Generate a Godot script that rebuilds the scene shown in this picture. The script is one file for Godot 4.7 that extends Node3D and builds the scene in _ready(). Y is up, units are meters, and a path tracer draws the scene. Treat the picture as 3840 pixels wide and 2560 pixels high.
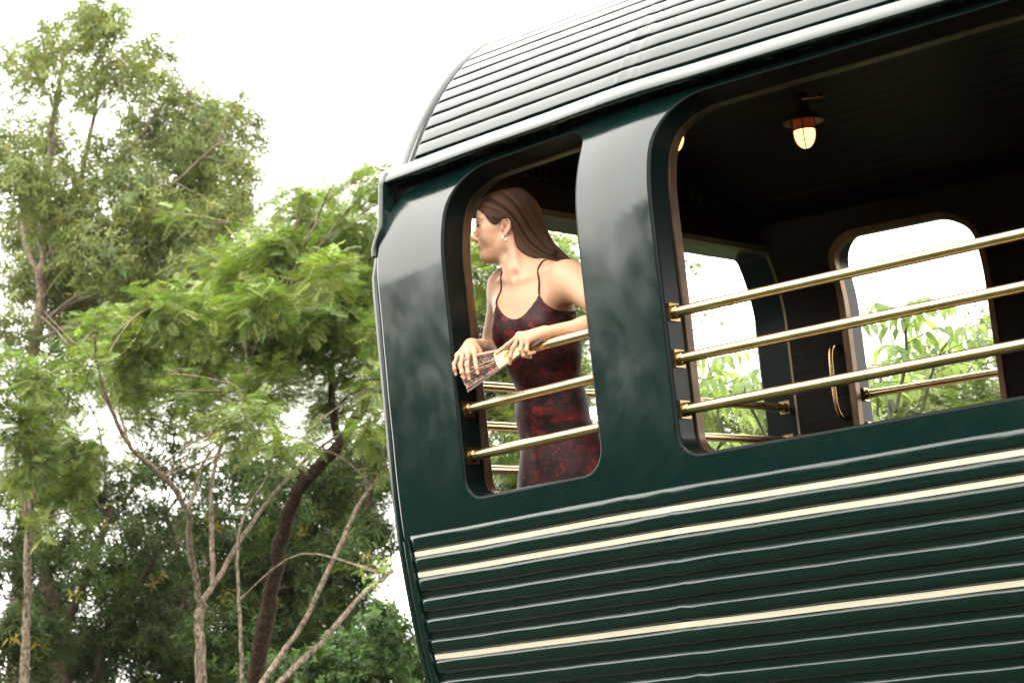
extends Node3D
# An open-sided railway carriage of green corrugated panels with brass rails, a woman leaning out with a fan, trees behind.

const MID := -1.33
const FLOOR := 1.38
var used := {}
var M := {}
var wob := FastNoiseLite.new()
var grain := FastNoiseLite.new()


func _ready() -> void:
	setup_light()
	setup_materials()
	build_ground()
	build_carriage()
	build_lamps()
	build_trees()
	build_saplings()
	build_person()
	build_fan()


func setup_light() -> void:
	var cam := Camera3D.new()
	cam.name = "camera"
	var back := -Vector3(-0.60611, 0.15648, -0.77984).normalized()
	var right := Vector3(0.77555, -0.10130, -0.62310).normalized()
	var up := back.cross(right).normalized()
	right = up.cross(back).normalized()
	cam.transform = Transform3D(Basis(right, up, back), Vector3(3.67026, 1.62844, 5.30392))
	cam.near = 0.1
	cam.far = 3000.0
	cam.fov = 16.96
	var lens := CameraAttributesPhysical.new()
	lens.frustum_focal_length = 80.48
	lens.frustum_focus_distance = 6.75
	lens.frustum_near = 0.1
	lens.frustum_far = 3000.0
	lens.exposure_aperture = 10.0
	cam.attributes = lens
	add_child(cam, true)
	#CROP
	cam.current = true
	var env := Environment.new()
	var pan := ProceduralSkyMaterial.new()
	pan.sky_top_color = Color(1.0, 0.985, 0.955)
	pan.sky_horizon_color = Color(0.97, 0.95, 0.92)
	pan.sky_curve = 0.2
	pan.ground_bottom_color = Color(0.3, 0.32, 0.26)
	pan.ground_horizon_color = Color(0.6, 0.6, 0.55)
	pan.ground_curve = 0.05
	pan.sun_angle_max = 0.0
	var sky := Sky.new()
	sky.sky_material = pan
	env.background_mode = Environment.BG_SKY
	env.sky = sky
	env.tonemap_mode = Environment.TONE_MAPPER_LINEAR
	env.tonemap_exposure = 5.1
	env.fog_enabled = true
	env.fog_density = 0.00013
	env.fog_light_color = Color(0.98, 0.97, 0.95)
	env.sdfgi_enabled = true
	env.ssao_enabled = true
	env.ssil_enabled = true
	var we := WorldEnvironment.new()
	we.name = "world_environment"
	we.environment = env
	add_child(we)
	var sun := DirectionalLight3D.new()
	sun.name = "sun"
	sun.light_energy = 0.22
	sun.light_color = Color(1.0, 0.97, 0.92)
	sun.light_angular_distance = 24.0
	sun.shadow_enabled = true
	add_child(sun)
	sun.look_at_from_position(Vector3.ZERO, Vector3(-0.25, -1.0, -0.55))


func lin(r: float, g: float, b: float) -> Color:
	return Color(r, g, b).linear_to_srgb()


func mat(name_: String, c: Color, rough := 0.5, metal := 0.0, spec := 0.5) -> StandardMaterial3D:
	var m := StandardMaterial3D.new()
	m.resource_name = name_
	m.albedo_color = c
	m.roughness = rough
	m.metallic = metal
	m.metallic_specular = spec
	M[name_] = m
	return m


func noise_tex(freq: float, a: Color, b: Color, seed_: int, lo := 0.3, hi := 0.7, stretch := Vector3.ONE, size := 256) -> ImageTexture:
	var n := FastNoiseLite.new()
	n.seed = seed_
	n.frequency = freq
	n.fractal_octaves = 4
	var im := Image.create(size, size, false, Image.FORMAT_RGB8)
	for y in size:
		for x in size:
			# torus mapping, so that the tile repeats without a seam
			var u := TAU * x / size
			var v := TAU * y / size
			var t := n.get_noise_3d(cos(u) * 40.0 * stretch.x + cos(v) * 13.0 * stretch.y, sin(u) * 40.0 * stretch.x + sin(v) * 31.0 * stretch.y, (cos(v) * 31.0 - sin(v) * 13.0) * stretch.y)
			im.set_pixel(x, y, a.lerp(b, smoothstep(lo, hi, t * 0.5 + 0.5)))
	return ImageTexture.create_from_image(im)


func tri(m: StandardMaterial3D, scale_: Vector3) -> void:
	m.uv1_triplanar = true
	m.uv1_world_triplanar = true
	m.uv1_scale = scale_


func setup_materials() -> void:
	wob.seed = 4
	wob.noise_type = FastNoiseLite.TYPE_SIMPLEX_SMOOTH
	wob.frequency = 1.0
	wob.fractal_type = FastNoiseLite.FRACTAL_NONE
	grain.seed = 9
	grain.frequency = 1.0
	var m := mat("paint", lin(0.0022, 0.0132, 0.0118), 0.07, 0.0, 0.57)
	m.roughness_texture = noise_tex(0.05, Color(0.62, 0.62, 0.62), Color(1, 1, 1), 3)
	m.roughness = 0.18
	m.clearcoat_enabled = true
	m.clearcoat = 0.45
	m.clearcoat_roughness = 0.15
	tri(m, Vector3.ONE * 1.3)
	m = mat("roof_paint", lin(0.0050, 0.0150, 0.0130), 0.2, 0.0, 0.58)
	m.roughness_texture = noise_tex(0.06, Color(0.55, 0.55, 0.55), Color(1, 1, 1), 5)
	m.roughness = 0.3
	m.clearcoat_enabled = true
	m.clearcoat = 0.3
	m.clearcoat_roughness = 0.2
	tri(m, Vector3(0.6, 2.0, 2.0))
	mat("reveal_paint", lin(0.0022, 0.0060, 0.0058), 0.28, 0.0, 0.26)
	mat("gap", lin(0.002, 0.002, 0.002), 0.9, 0.0, 0.1)
	mat("bronze_end", lin(0.14, 0.10, 0.055), 0.45, 0.6)
	mat("lamp_brass", lin(0.16, 0.10, 0.035), 0.3, 1.0)
	mat("old_bronze", lin(0.03, 0.018, 0.009), 0.35, 0.9)
	m = mat("bronze", lin(0.17, 0.110, 0.062), 0.40, 0.7)
	m.albedo_texture = noise_tex(0.03, Color(0.80, 0.77, 0.74), Color(1, 1, 1), 11)
	tri(m, Vector3(2, 1, 2))
	m = mat("brass", lin(0.92, 0.71, 0.42), 0.32, 1.0)
	m.roughness_texture = noise_tex(0.03, Color(0.85, 0.85, 0.85), Color(1, 1, 1), 12)
	m.albedo_texture = noise_tex(0.03, Color(0.93, 0.91, 0.88), Color(1, 1, 1), 13)
	tri(m, Vector3(1.2, 4, 4))
	mat("brass_dark", lin(0.38, 0.26, 0.12), 0.24, 1.0)
	m = mat("cream", lin(0.86, 0.80, 0.64), 0.22, 0.0, 0.5)
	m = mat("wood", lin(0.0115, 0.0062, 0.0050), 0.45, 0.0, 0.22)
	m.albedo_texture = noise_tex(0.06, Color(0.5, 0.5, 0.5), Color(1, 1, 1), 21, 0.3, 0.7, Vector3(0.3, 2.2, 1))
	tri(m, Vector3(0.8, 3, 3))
	mat("cage", lin(0.05, 0.02, 0.01), 0.5, 0.6)
	mat("iron", lin(0.02, 0.019, 0.018), 0.6, 0.3)
	m = mat("steel", lin(0.25, 0.22, 0.20), 0.4, 0.8)
	m = mat("ballast", lin(0.075, 0.068, 0.06), 0.95)
	m.albedo_texture = noise_tex(0.4, Color(0.35, 0.34, 0.33), Color(1, 1, 1), 31)
	tri(m, Vector3(1.5, 1.5, 1.5))
	m = mat("sleeper", lin(0.09, 0.07, 0.055), 0.9)
	m = mat("earth", lin(0.030, 0.044, 0.016), 1.0, 0.0, 0.2)
	m.albedo_texture = noise_tex(0.12, Color(0.55, 0.5, 0.45), Color(1, 1, 1), 33)
	tri(m, Vector3.ONE * 0.11)


func numbered(parent: Node, n: String) -> String:
	var key := str(parent.get_instance_id()) + "/" + n
	var k: int = used.get(key, 0)
	used[key] = k + 1
	return n if k == 0 else "%s_%03d" % [n, k]


func thing(called: String, label: String, category: String, at := Vector3.ZERO, group := "") -> Node3D:
	var o := Node3D.new()
	o.name = numbered(self, called)
	o.position = at
	add_child(o, true)
	tag(o, label, category, group)
	return o


func tag(o: Node, label: String, category: String, group := "") -> void:
	o.set_meta("label", label)
	o.set_meta("category", category)
	if group:
		o.set_meta("group", group)


func part(parent: Node, called: String, mesh: Mesh, m: Material, label := "") -> MeshInstance3D:
	var o := MeshInstance3D.new()
	o.name = numbered(parent, called)
	o.mesh = mesh
	o.material_override = m
	parent.add_child(o, true)
	if label:
		o.set_meta("label", label)
	return o


func structure(o: Node) -> void:
	o.set_meta("kind", "structure")


# ---- a mesh under construction ----
class Builder:
	var v := PackedVector3Array()
	var n := PackedVector3Array()
	var c := PackedColorArray()
	var i := PackedInt32Array()
	var own_normals := false
	var colored := false
	var tint := Color.WHITE

	func put(p: Vector3, nn := Vector3.ZERO) -> int:
		v.append(p)
		n.append(nn)
		c.append(tint)
		return v.size() - 1

	func face(a: int, b: int, d: int) -> void:
		i.append(a)
		i.append(b)
		i.append(d)

	# rows of points; every row the same length
	func grid(rows: Array, normals: Array = [], wrap := false) -> void:
		var w: int = rows[0].size()
		var at := v.size()
		for r in rows.size():
			for k in w:
				put(rows[r][k], normals[r][k] if normals else Vector3.ZERO)
		for r in rows.size() - 1:
			for k in (w if wrap else w - 1):
				var a := at + r * w + k
				var b := at + r * w + (k + 1) % w
				face(a, b, a + w)
				face(b, b + w, a + w)

	func tube(path: PackedVector3Array, radii: PackedFloat32Array, sides := 10, caps := true, flat := 1.0, flat_dir := Vector3.UP) -> void:
		var rows := []
		var norms := []
		var side := Vector3.ZERO
		for k in path.size():
			var t := (path[mini(k + 1, path.size() - 1)] - path[maxi(k - 1, 0)]).normalized()
			if k == 0:
				side = t.cross(Vector3.UP if absf(t.y) < 0.9 else Vector3.RIGHT).normalized()
				if flat != 1.0:
					side = t.cross(flat_dir).normalized()
			else:
				side = (side - t * side.dot(t)).normalized()
			var other := t.cross(side)
			var row := PackedVector3Array()
			var nr := PackedVector3Array()
			for s in sides:
				var a := TAU * s / sides
				var d := side * cos(a) + other * sin(a) * flat
				row.append(path[k] + d * radii[k])
				nr.append((side * cos(a) + other * sin(a) / flat).normalized())
			rows.append(row)
			norms.append(nr)
		own_normals = true
		grid(rows, norms, true)
		if caps:
			for e in 2:
				var k: int = 0 if e == 0 else path.size() - 1
				var dirn := (path[0] - path[1]).normalized() if e == 0 else (path[-1] - path[-2]).normalized()
				var mid := put(path[k], dirn)
				var at := v.size()
				for s in sides:
					put(rows[k][s], dirn)
				for s in sides:
					face(mid, at + s, at + (s + 1) % sides)

	func box(lo: Vector3, hi: Vector3, t := Transform3D.IDENTITY) -> void:
		own_normals = true
		for ax in 3:
			for sg in [-1.0, 1.0]:
				var nn := Vector3.ZERO
				nn[ax] = sg
				var b := (ax + 1) % 3
				var d := (ax + 2) % 3
				var q := []
				for kk in [[0, 0], [1, 0], [1, 1], [0, 1]]:
					var p := Vector3.ZERO
					p[ax] = hi[ax] if sg > 0 else lo[ax]
					p[b] = hi[b] if kk[0] else lo[b]
					p[d] = hi[d] if kk[1] else lo[d]
					q.append(put(t * p, (t.basis * nn).normalized()))
				face(q[0], q[1], q[2])
				face(q[0], q[2], q[3])

	# a profile of (radius, height) turned round an axis
	func lathe(profile: PackedVector2Array, t: Transform3D, sides := 20) -> void:
		var rows := []
		for p in profile:
			var row := PackedVector3Array()
			for s in sides:
				var a := TAU * s / sides
				row.append(t * Vector3(cos(a) * p.x, p.y, sin(a) * p.x))
			rows.append(row)
		grid(rows, [], true)

	func done() -> ArrayMesh:
		if not own_normals:
			n.fill(Vector3.ZERO)
		# faces whose corners carry no normal get a smooth one
		var bare := PackedByteArray()
		bare.resize(v.size())
		for k in v.size():
			bare[k] = 1 if n[k] == Vector3.ZERO else 0
		for k in range(0, i.size(), 3):
			var a := i[k]
			var b := i[k + 1]
			var d := i[k + 2]
			var f := (v[d] - v[a]).cross(v[b] - v[a])
			if bare[a]: n[a] += f
			if bare[b]: n[b] += f
			if bare[d]: n[d] += f
		for k in v.size():
			n[k] = n[k].normalized() if n[k].length_squared() > 1e-20 else Vector3.UP
		for k in range(0, i.size(), 3):
			var f := (v[i[k + 2]] - v[i[k]]).cross(v[i[k + 1]] - v[i[k]])
			if f.dot(n[i[k]] + n[i[k + 1]] + n[i[k + 2]]) < 0.0:
				var s := i[k + 1]
				i[k + 1] = i[k + 2]
				i[k + 2] = s
		var arr := []
		arr.resize(Mesh.ARRAY_MAX)
		arr[Mesh.ARRAY_VERTEX] = v
		arr[Mesh.ARRAY_NORMAL] = n
		arr[Mesh.ARRAY_INDEX] = i
		if colored:
			arr[Mesh.ARRAY_COLOR] = c
		var mesh := ArrayMesh.new()
		mesh.add_surface_from_arrays(Mesh.PRIMITIVE_TRIANGLES, arr)
		return mesh


func curve(points: Array, steps: int) -> PackedVector3Array:
	# Catmull-Rom through the points
	var out := PackedVector3Array()
	var m := points.size()
	for k in m - 1:
		var p0: Vector3 = points[maxi(k - 1, 0)]
		var p1: Vector3 = points[k]
		var p2: Vector3 = points[k + 1]
		var p3: Vector3 = points[mini(k + 2, m - 1)]
		for s in steps:
			out.append(p1.cubic_interpolate(p2, p0, p3, float(s) / steps))
	out.append(points[m - 1])
	return out


func flat_radii(n: int, r0: float, r1: float) -> PackedFloat32Array:
	var out := PackedFloat32Array()
	for k in n:
		out.append(lerpf(r0, r1, float(k) / maxf(1.0, n - 1)))
	return out


# ---- the carriage ----
func hw(x: float) -> float:
	# half width; the last metre tapers in by eight degrees
	var t := x
	if x > 0.14:
		t = 0.0
	elif x > -0.14:
		t = -(x - 0.14) * (x - 0.14) / 0.56
	return 1.33 + 0.1405 * t


func inset(y: float) -> float:
	if y > 3.0:
		return 0.105 * pow((y - 3.0) / 0.31, 2.0)
	if y < 2.4:
		return 0.065 * pow((2.4 - y) / 0.6, 2.0)
	return 0.0


func wall(x: float, y: float, d := 0.0, s := 1.0) -> Vector3:
	return Vector3(x, y, MID + s * (hw(x) - inset(y) - d))


func skin_at(p: Vector2, s: float) -> Vector3:
	var w := 0.0022 * wob.get_noise_2d(p.x * 1.9 + 5.0, p.y * 1.5 + s * 30.0) + 0.0007 * wob.get_noise_2d(p.x * 6.0, p.y * 5.0 + s * 30.0)
	return wall(p.x, p.y, w, s)


func skin_normal(p: Vector2, s: float) -> Vector3:
	var e := 0.008
	var a := skin_at(p + Vector2(e, 0), s) - skin_at(p - Vector2(e, 0), s)
	var b := skin_at(p + Vector2(0, e), s) - skin_at(p - Vector2(0, e), s)
	return a.cross(b).normalized() * s


func outline(x0: float, x1: float, y0: float, y1: float, rx: Array, ry: Array, nc := 9, nx := 22, ny := 26) -> PackedVector2Array:
	# a rounded rectangle; corners bottom left, bottom right, top right, top left; always the same count of points
	var out := PackedVector2Array()
	var cx := [x0 + rx[0], x1 - rx[1], x1 - rx[2], x0 + rx[3]]
	var cy := [y0 + ry[0], y0 + ry[1], y1 - ry[2], y1 - ry[3]]
	for q in 4:
		for k in nc:
			var a := PI + q * PI / 2 + PI / 2 * k / (nc - 1)
			out.append(Vector2(cx[q] + rx[q] * cos(a), cy[q] + ry[q] * sin(a)))
		var from: Vector2 = out[-1]
		var q2 := (q + 1) % 4
		var a2 := PI + q2 * PI / 2
		var to := Vector2(cx[q2] + rx[q2] * cos(a2), cy[q2] + ry[q2] * sin(a2))
		var m := nx if q % 2 == 0 else ny
		for k in range(1, m):
			out.append(from.lerp(to, float(k) / m))
	return out


func inward(o: PackedVector2Array, k: int) -> Vector2:
	var m := o.size()
	var a := o[(k + m - 1) % m]
	var b := o[(k + 1) % m]
	var step := 1
	while a.distance_to(b) < 1e-5 and step < 12:
		step += 1
		a = o[(k + m - step) % m]
		b = o[(k + step) % m]
	var t := (b - a).normalized()
	return Vector2(-t.y, t.x)


func skin_cell(parent: Node, hole: PackedVector2Array, outer: PackedVector2Array, s: float, rolled: bool) -> void:
	var lip := 0.011
	var b := Builder.new()
	b.own_normals = true
	var rows := []
	var norms := []
	var rings := 14
	if rolled:
		for q in 3:
			var row := PackedVector3Array()
			var nr := PackedVector3Array()
			for k in outer.size():
				var d := -inward(outer, k)
				var a := PI / 2 * (3 - q) / 3.0
				var nn := skin_normal(outer[k], s)
				var dd := Vector3(d.x, d.y, 0)
				row.append(skin_at(outer[k], s) + dd * 0.012 * sin(a) - nn * 0.012 * (1.0 - cos(a)))
				nr.append((nn * cos(a) + dd * sin(a)).normalized())
			rows.append(row)
			norms.append(nr)
	for r in rings + 1:
		var row := PackedVector3Array()
		var nr := PackedVector3Array()
		for k in outer.size():
			var p: Vector2 = outer[k].lerp(hole[k] - inward(hole, k) * lip, float(r) / rings)
			row.append(skin_at(p, s))
			nr.append(skin_normal(p, s))
		rows.append(row)
		norms.append(nr)
	b.grid(rows, norms, true)
	part(parent, "side_panel", b.done(), M.paint)
	# the reveal: a rolled lip, then the jamb, then the bronze lining
	b = Builder.new()
	b.own_normals = true
	rows = []
	norms = []
	for q in 8:
		var a := minf(q, 6) * PI / 2 / 6.0
		var row := PackedVector3Array()
		var nr := PackedVector3Array()
		for k in hole.size():
			var d := inward(hole, k)
			var nn := skin_normal(hole[k] - d * lip, s)
			var dd := Vector3(d.x, d.y, 0)
			if q == 7:
				row.append(wall(hole[k].x, hole[k].y - drop(hole[k].y), 0.096, s))
			else:
				row.append(skin_at(hole[k] - d * lip * (1.0 - sin(a)), s) - Vector3(0, 0, s * lip * (1.0 - cos(a))))
			nr.append((nn * cos(a) + dd * sin(a)).normalized())
		rows.append(row)
		norms.append(nr)
	b.grid(rows, norms, true)
	var frame := part(parent, "window_frame", b.done(), M.reveal_paint)
	frame.set_meta("label", "dark green window reveal with bronze lining")
	b = Builder.new()
	rows = []
	for q in [[-0.002, 0.094], [0.006, 0.094], [0.006, 0.127], [0.004, 0.130], [-0.018, 0.130], [-0.018, 0.120]]:
		var row := PackedVector3Array()
		for k in hole.size():
			var p: Vector2 = hole[k] + inward(hole, k) * q[0]
			row.append(wall(p.x, p.y - drop(hole[k].y), q[1], s))
		rows.append(row)
	for q in rows.size() - 1:
		b.grid([rows[q], rows[q + 1]], [], true)
	part(frame, "bronze_lining", b.done(), M.bronze)
	# the panelling inside
	b = Builder.new()
	rows = []
	for r in 5:
		var row := PackedVector3Array()
		for k in outer.size():
			var o := outer[k]
			o.x = maxf(o.x, -0.945)
			o.y = maxf(FLOOR, o.y - 1.0) if o.y < 2.26 else minf(o.y + 0.05, 3.40)
			var p := o.lerp(hole[k], r / 4.0)
			row.append(wall(p.x, p.y - (drop(hole[k].y) if r == 4 else 0.0), 0.122, s))
		rows.append(row)
	b.grid(rows, [], true)
	part(parent, "wall_panelling", b.done(), M.wood)


func drop(y: float) -> float:
	# the head of a window hangs a little lower on the inside
	return 0.020 * smoothstep(3.20, 3.29, y)


func rail_between(parent: Node, a: Vector3, b: Vector3, r: float, inside: Vector3) -> void:
	# a brass tube with a square flange at either end
	var bu := Builder.new()
	var path := PackedVector3Array()
	var m := 12
	for k in m + 1:
		path.append(a.lerp(b, float(k) / m))
	bu.tube(path, flat_radii(m + 1, r, r), 20, false)
	var rail := part(parent, "handrail", bu.done(), M.brass)
	for e in 2:
		var p := a if e == 0 else b
		var dirn := (b - a).normalized() * (1.0 if e == 0 else -1.0)
		var up := Vector3.UP
		var sd := dirn.cross(up).normalized()
		up = sd.cross(dirn)
		var t := Transform3D(Basis(dirn, up, sd), p)
		var f := Builder.new()
		f.box(Vector3(0.0, -0.026, -0.024), Vector3(0.006, 0.026, 0.024), t)
		var cup := []
		for q in [[0.007, 1.30], [0.017, 1.26], [0.021, 1.12], [0.022, 0.95]]:
			var row := PackedVector3Array()
			for s in 20:
				var an := TAU * s / 20
				row.append(t * Vector3(q[0], cos(an) * r * q[1], sin(an) * r * q[1]))
			cup.append(row)
		f.grid(cup, [], true)
		part(rail, "flange", f.done(), M.brass_dark)


func roof_point(u: float) -> float:
	return 0.0


var roof_curve := PackedVector2Array()   # (share of the half width inwards, height), finely spaced


func setup_roof() -> void:
	var knots := [Vector3(0.055, 3.325, 0), Vector3(0.093, 3.397, 0), Vector3(0.122, 3.451, 0), Vector3(0.153, 3.507, 0), Vector3(0.184, 3.557, 0), Vector3(0.219, 3.607, 0), Vector3(0.257, 3.658, 0), Vector3(0.297, 3.706, 0),
		Vector3(0.340, 3.752, 0), Vector3(0.386, 3.794, 0), Vector3(0.432, 3.830, 0), Vector3(0.482, 3.866, 0), Vector3(0.537, 3.899, 0), Vector3(0.60, 3.932, 0), Vector3(0.70, 3.974, 0), Vector3(0.82, 4.008, 0), Vector3(1.0, 4.028, 0)]
	for p in curve(knots, 12):
		roof_curve.append(Vector2(p.x, p.y))


func roof_at(len_: float) -> Vector4:
	# the point at an arc length from the first groove: (share, height, tangent)
	var at := 12
	var left := len_
	var dirn := 1 if len_ >= 0 else -1
	left = absf(left)
	while at + dirn > 0 and at + dirn < roof_curve.size() - 1:
		var a := roof_curve[at]
		var b := roof_curve[at + dirn]
		var seg := Vector2((b.x - a.x) * 1.26, b.y - a.y)
		var l := seg.length()
		if left <= l:
			var p := a.lerp(b, left / l)
			var t := seg.normalized() * dirn
			return Vector4(p.x, p.y, t.x, t.y)
		left -= l
		at += dirn
	return Vector4(1.0, 4.028, 1.0, 0.0)


func roof_xyz(x: float, len_: float, raise_: float, s: float) -> Vector3:
	var r := roof_at(len_)
	# tangent runs inwards and up; outwards normal is (-up, in)
	var w := r.x * hw(x) - r.w * raise_
	var y := r.y + r.z * raise_
	return Vector3(x, y, MID + s * (hw(x) - w))


func bead_x(x0: float, x1: float) -> PackedFloat32Array:
	var xs := PackedFloat32Array()
	for q in [0.0, 0.004, 0.012, 0.022]:
		xs.append(x0 + q)
	var x := x0 + 0.05
	while x < x1 - 0.03:
		xs.append(x)
		x += 0.05 if x < -0.13 or (x > 0.05 and x < 1.35) else 0.008 if x < 0.05 else 0.3
	xs.append(x1)
	return xs


func build_carriage() -> void:
	setup_roof()
	var car := thing("railway_carriage", "dark green corrugated railway carriage with open windows and brass rails", "train carriage", Vector3.ZERO)
	var x_end := 4.0
	# --- sides with their windows
	var side_w1 := outline(-0.772, -0.195, 2.268, 3.30, [0.06, 0.075, 0.06, 0.15], [0.06, 0.075, 0.06, 0.13])
	var side_o1 := outline(-1.085, -0.04, 2.178, 3.322, [0.01, 0.0, 0.0, 0.24], [0.01, 0.0, 0.0, 0.15])
	var side_w2 := outline(0.10, 2.0, 2.268, 3.30, [0.065, 0.065, 0.15, 0.15], [0.065, 0.065, 0.15, 0.15])
	var side_o2 := outline(-0.04, 2.15, 2.178, 3.322, [0.0, 0.0, 0.0, 0.0], [0.0, 0.0, 0.0, 0.0])
	var far_w1 := outline(-0.70, -0.125, 2.268, 3.30, [0.06, 0.075, 0.13, 0.13], [0.06, 0.075, 0.13, 0.13])
	for s in [1.0, -1.0]:
		var w1: PackedVector2Array = side_w1 if s > 0 else far_w1
		skin_cell(car, w1, side_o1, s, true)
		skin_cell(car, side_w2, side_o2, s, false)
		var b := Builder.new()
		b.own_normals = true
		var rows := []
		var norms := []
		for r in 9:
			var row := PackedVector3Array()
			var nr := PackedVector3Array()
			for k in 20:
				var p := Vector2(lerpf(2.15, x_end, k / 19.0), lerpf(2.178, 3.322, r / 8.0))
				row.append(skin_at(p, s))
				nr.append(skin_normal(p, s))
			rows.append(row)
			norms.append(nr)
		b.grid(rows, norms)
		part(car, "side_panel", b.done(), M.paint)
		# rails
		for y in [2.680, 2.546, 2.400]:
			var x0: float = -0.772 if s > 0 else -0.70
			var x1: float = -0.195 if s > 0 else -0.125
			rail_between(car, wall(x0, y, 0.045, s), wall(x1, y, 0.045, s), 0.0155, Vector3.ZERO)
			rail_between(car, wall(0.10, y, 0.045, s), wall(2.0, y, 0.045, s), 0.0155, Vector3.ZERO)
		lower_side(car, s, x_end)
		gutter(car, s, x_end)
		end_strip(car, s)
	roof(car, x_end)
	end_wall(car)
	interior(car, x_end)
	underframe(car, x_end)


func lower_side(car: Node, s: float, x_end: float) -> void:
	var b := Builder.new()
	var rows := []
	for r in 13:
		var row := PackedVector3Array()
		for k in 60:
			row.append(wall(lerpf(-1.085, x_end, k / 59.0), lerpf(2.186, 1.02, r / 12.0), 0.004, s))
		rows.append(row)
	b.grid(rows)
	var low := part(car, "lower_side", b.done(), M.paint)
	# raised ribs with flat channels between them; some channels carry a cream stripe
	var pitch := 0.0647
	for i in 17:
		var c := 2.127 - pitch * i
		var top := 2.186 if i == 0 else c + pitch - 0.0092
		var bot := c + 0.0092
		var bu := Builder.new()
		var xs := bead_x(-1.058, x_end)
		var h := top - bot
		var prof := [[0.0, 0.0], [0.0012, 0.004], [0.0032, 0.0085], [0.0065, 0.0118], [0.0115, 0.0134], [h * 0.5, 0.0146], [h - 0.0105, 0.0132], [h - 0.0058, 0.0112], [h - 0.0028, 0.0078], [h - 0.001, 0.0035], [h, 0.0]]
		var lines := []
		for q in prof:
			var row := PackedVector3Array()
			for x in xs:
				var grow := smoothstep(0.0, 1.0, (x + 1.058) / 0.02)
				var joint := exp(-pow((x - 0.03 - 0.02 * sin(i * 2.1)) / 0.022, 2.0))
				var n1 := wob.get_noise_2d(x * 2.3, i * 7.3 + s * 50.0)
				var n2 := wob.get_noise_2d(x * 7.0 + 40.0, i * 7.3 + s * 50.0 + q[0] * 30.0)
				var rise: float = q[1] * grow * (1.0 - 0.28 * joint) + (0.0012 * n1 + 0.0009 * n2) * (q[1] / 0.014)
				var yy: float = top - q[0] + 0.0011 * n1 + 0.0008 * n2 + 0.0026 * joint * sin(i * 1.7)
				row.append(wall(x, yy, 0.002 - rise, s))
			lines.append(row)
		bu.grid(lines)
		part(low, "rib", bu.done(), M.paint)
		if i in [0, 1, 5]:
			var st := Builder.new()
			var l2 := []
			for q in [0.0080, 0.003, -0.003, -0.0080]:
				var row := PackedVector3Array()
				for x in bead_x(-1.05, x_end):
					var n1 := wob.get_noise_2d(x * 2.3, i * 7.3 + s * 50.0)
					row.append(wall(x, c + q + 0.0007 * n1, 0.0005 - 0.0009 * (1.0 - pow(q / 0.0080, 2.0)), s))
				l2.append(row)
			st.grid(l2)
			part(low, "cream_stripe", st.done(), M.cream, "cream painted stripe between two ribs")
	# the plain upright that closes the ribs at the end
	var eb := Builder.new()
	var er := []
	for q in [[-1.085, 0.0], [-1.083, -0.012], [-1.077, -0.0155], [-1.066, -0.0145], [-1.060, -0.008], [-1.058, 0.004]]:
		var row := PackedVector3Array()
		for k in 24:
			row.append(wall(q[0], lerpf(2.172, 1.02, k / 23.0), q[1], s))
		er.append(row)
	eb.grid(er)
	part(low, "end_upright", eb.done(), M.paint)


func gutter(car: Node, s: float, x_end: float) -> void:
	var prof := [[0.160, 3.352], [0.135, 3.342], [0.068, 3.3335], [0.060, 3.3340], [0.0548, 3.3368], [0.0530, 3.3415], [0.0545, 3.3470], [0.060, 3.3550], [0.069, 3.3650], [0.081, 3.3770], [0.092, 3.3875], [0.100, 3.3920]]
	var b := Builder.new()
	var xs := bead_x(-1.062, x_end)
	var rows := []
	for q in prof:
		var row := PackedVector3Array()
		for x in xs:
			var n1 := wob.get_noise_2d(x * 1.7, s * 90.0 + q[1] * 9.0)
			var scale_: float = hw(x) / 1.26
			row.append(Vector3(x, q[1] + 0.0014 * n1, MID + s * (hw(x) - q[0] * scale_ + 0.001 * n1)))
		rows.append(row)
	b.grid(rows)
	part(car, "gutter", b.done(), M.roof_paint, "rounded gutter between roof and side")
	# its return at the end of the carriage: a flat upright plate with a rounded edge
	b = Builder.new()
	var zc: float = MID + s * (hw(-1.072) - 0.046)
	rows = []
	for q in [[-1.088, -0.05], [-1.088, -0.006], [-1.0865, 0.001], [-1.082, 0.0040], [-1.072, 0.0045], [-1.0675, 0.002], [-1.066, -0.006], [-1.066, -0.05]]:
		var row := PackedVector3Array()
		for k in 13:
			var f := k / 12.0
			var y := lerpf(3.378, 3.10, f)
			row.append(Vector3(q[0] - 0.030 * smoothstep(0.62, 0.95, f), y, zc + s * (q[1] - 0.030 * smoothstep(0.16, 0.0, f) + 0.030 * smoothstep(0.05, 1.0, f))))
		rows.append(row)
	b.grid(rows)
	part(car, "gutter_return", b.done(), M.roof_paint)
	# dark board that closes the gap behind the gutter
	b = Builder.new()
	var rr := []
	for q in [[3.30, 0.140], [3.345, 0.145], [3.42, 0.20]]:
		var row := PackedVector3Array()
		for x in [-1.06, -0.7, -0.3, 0.0, 0.3, x_end]:
			row.append(wall(x, 3.0, q[1], s) + Vector3(0, q[0] - 3.0, 0))
		rr.append(row)
	b.grid(rr)
	part(car, "eaves_board", b.done(), M.reveal_paint)
	if s < 0:
		return
	b = Builder.new()
	b.box(Vector3(-1.0655, 3.02, MID + hw(-1.06) - 0.120), Vector3(-0.83, 3.372, MID + hw(-1.06) - 0.110))
	part(car, "corner_board", b.done(), M.reveal_paint)


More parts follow.
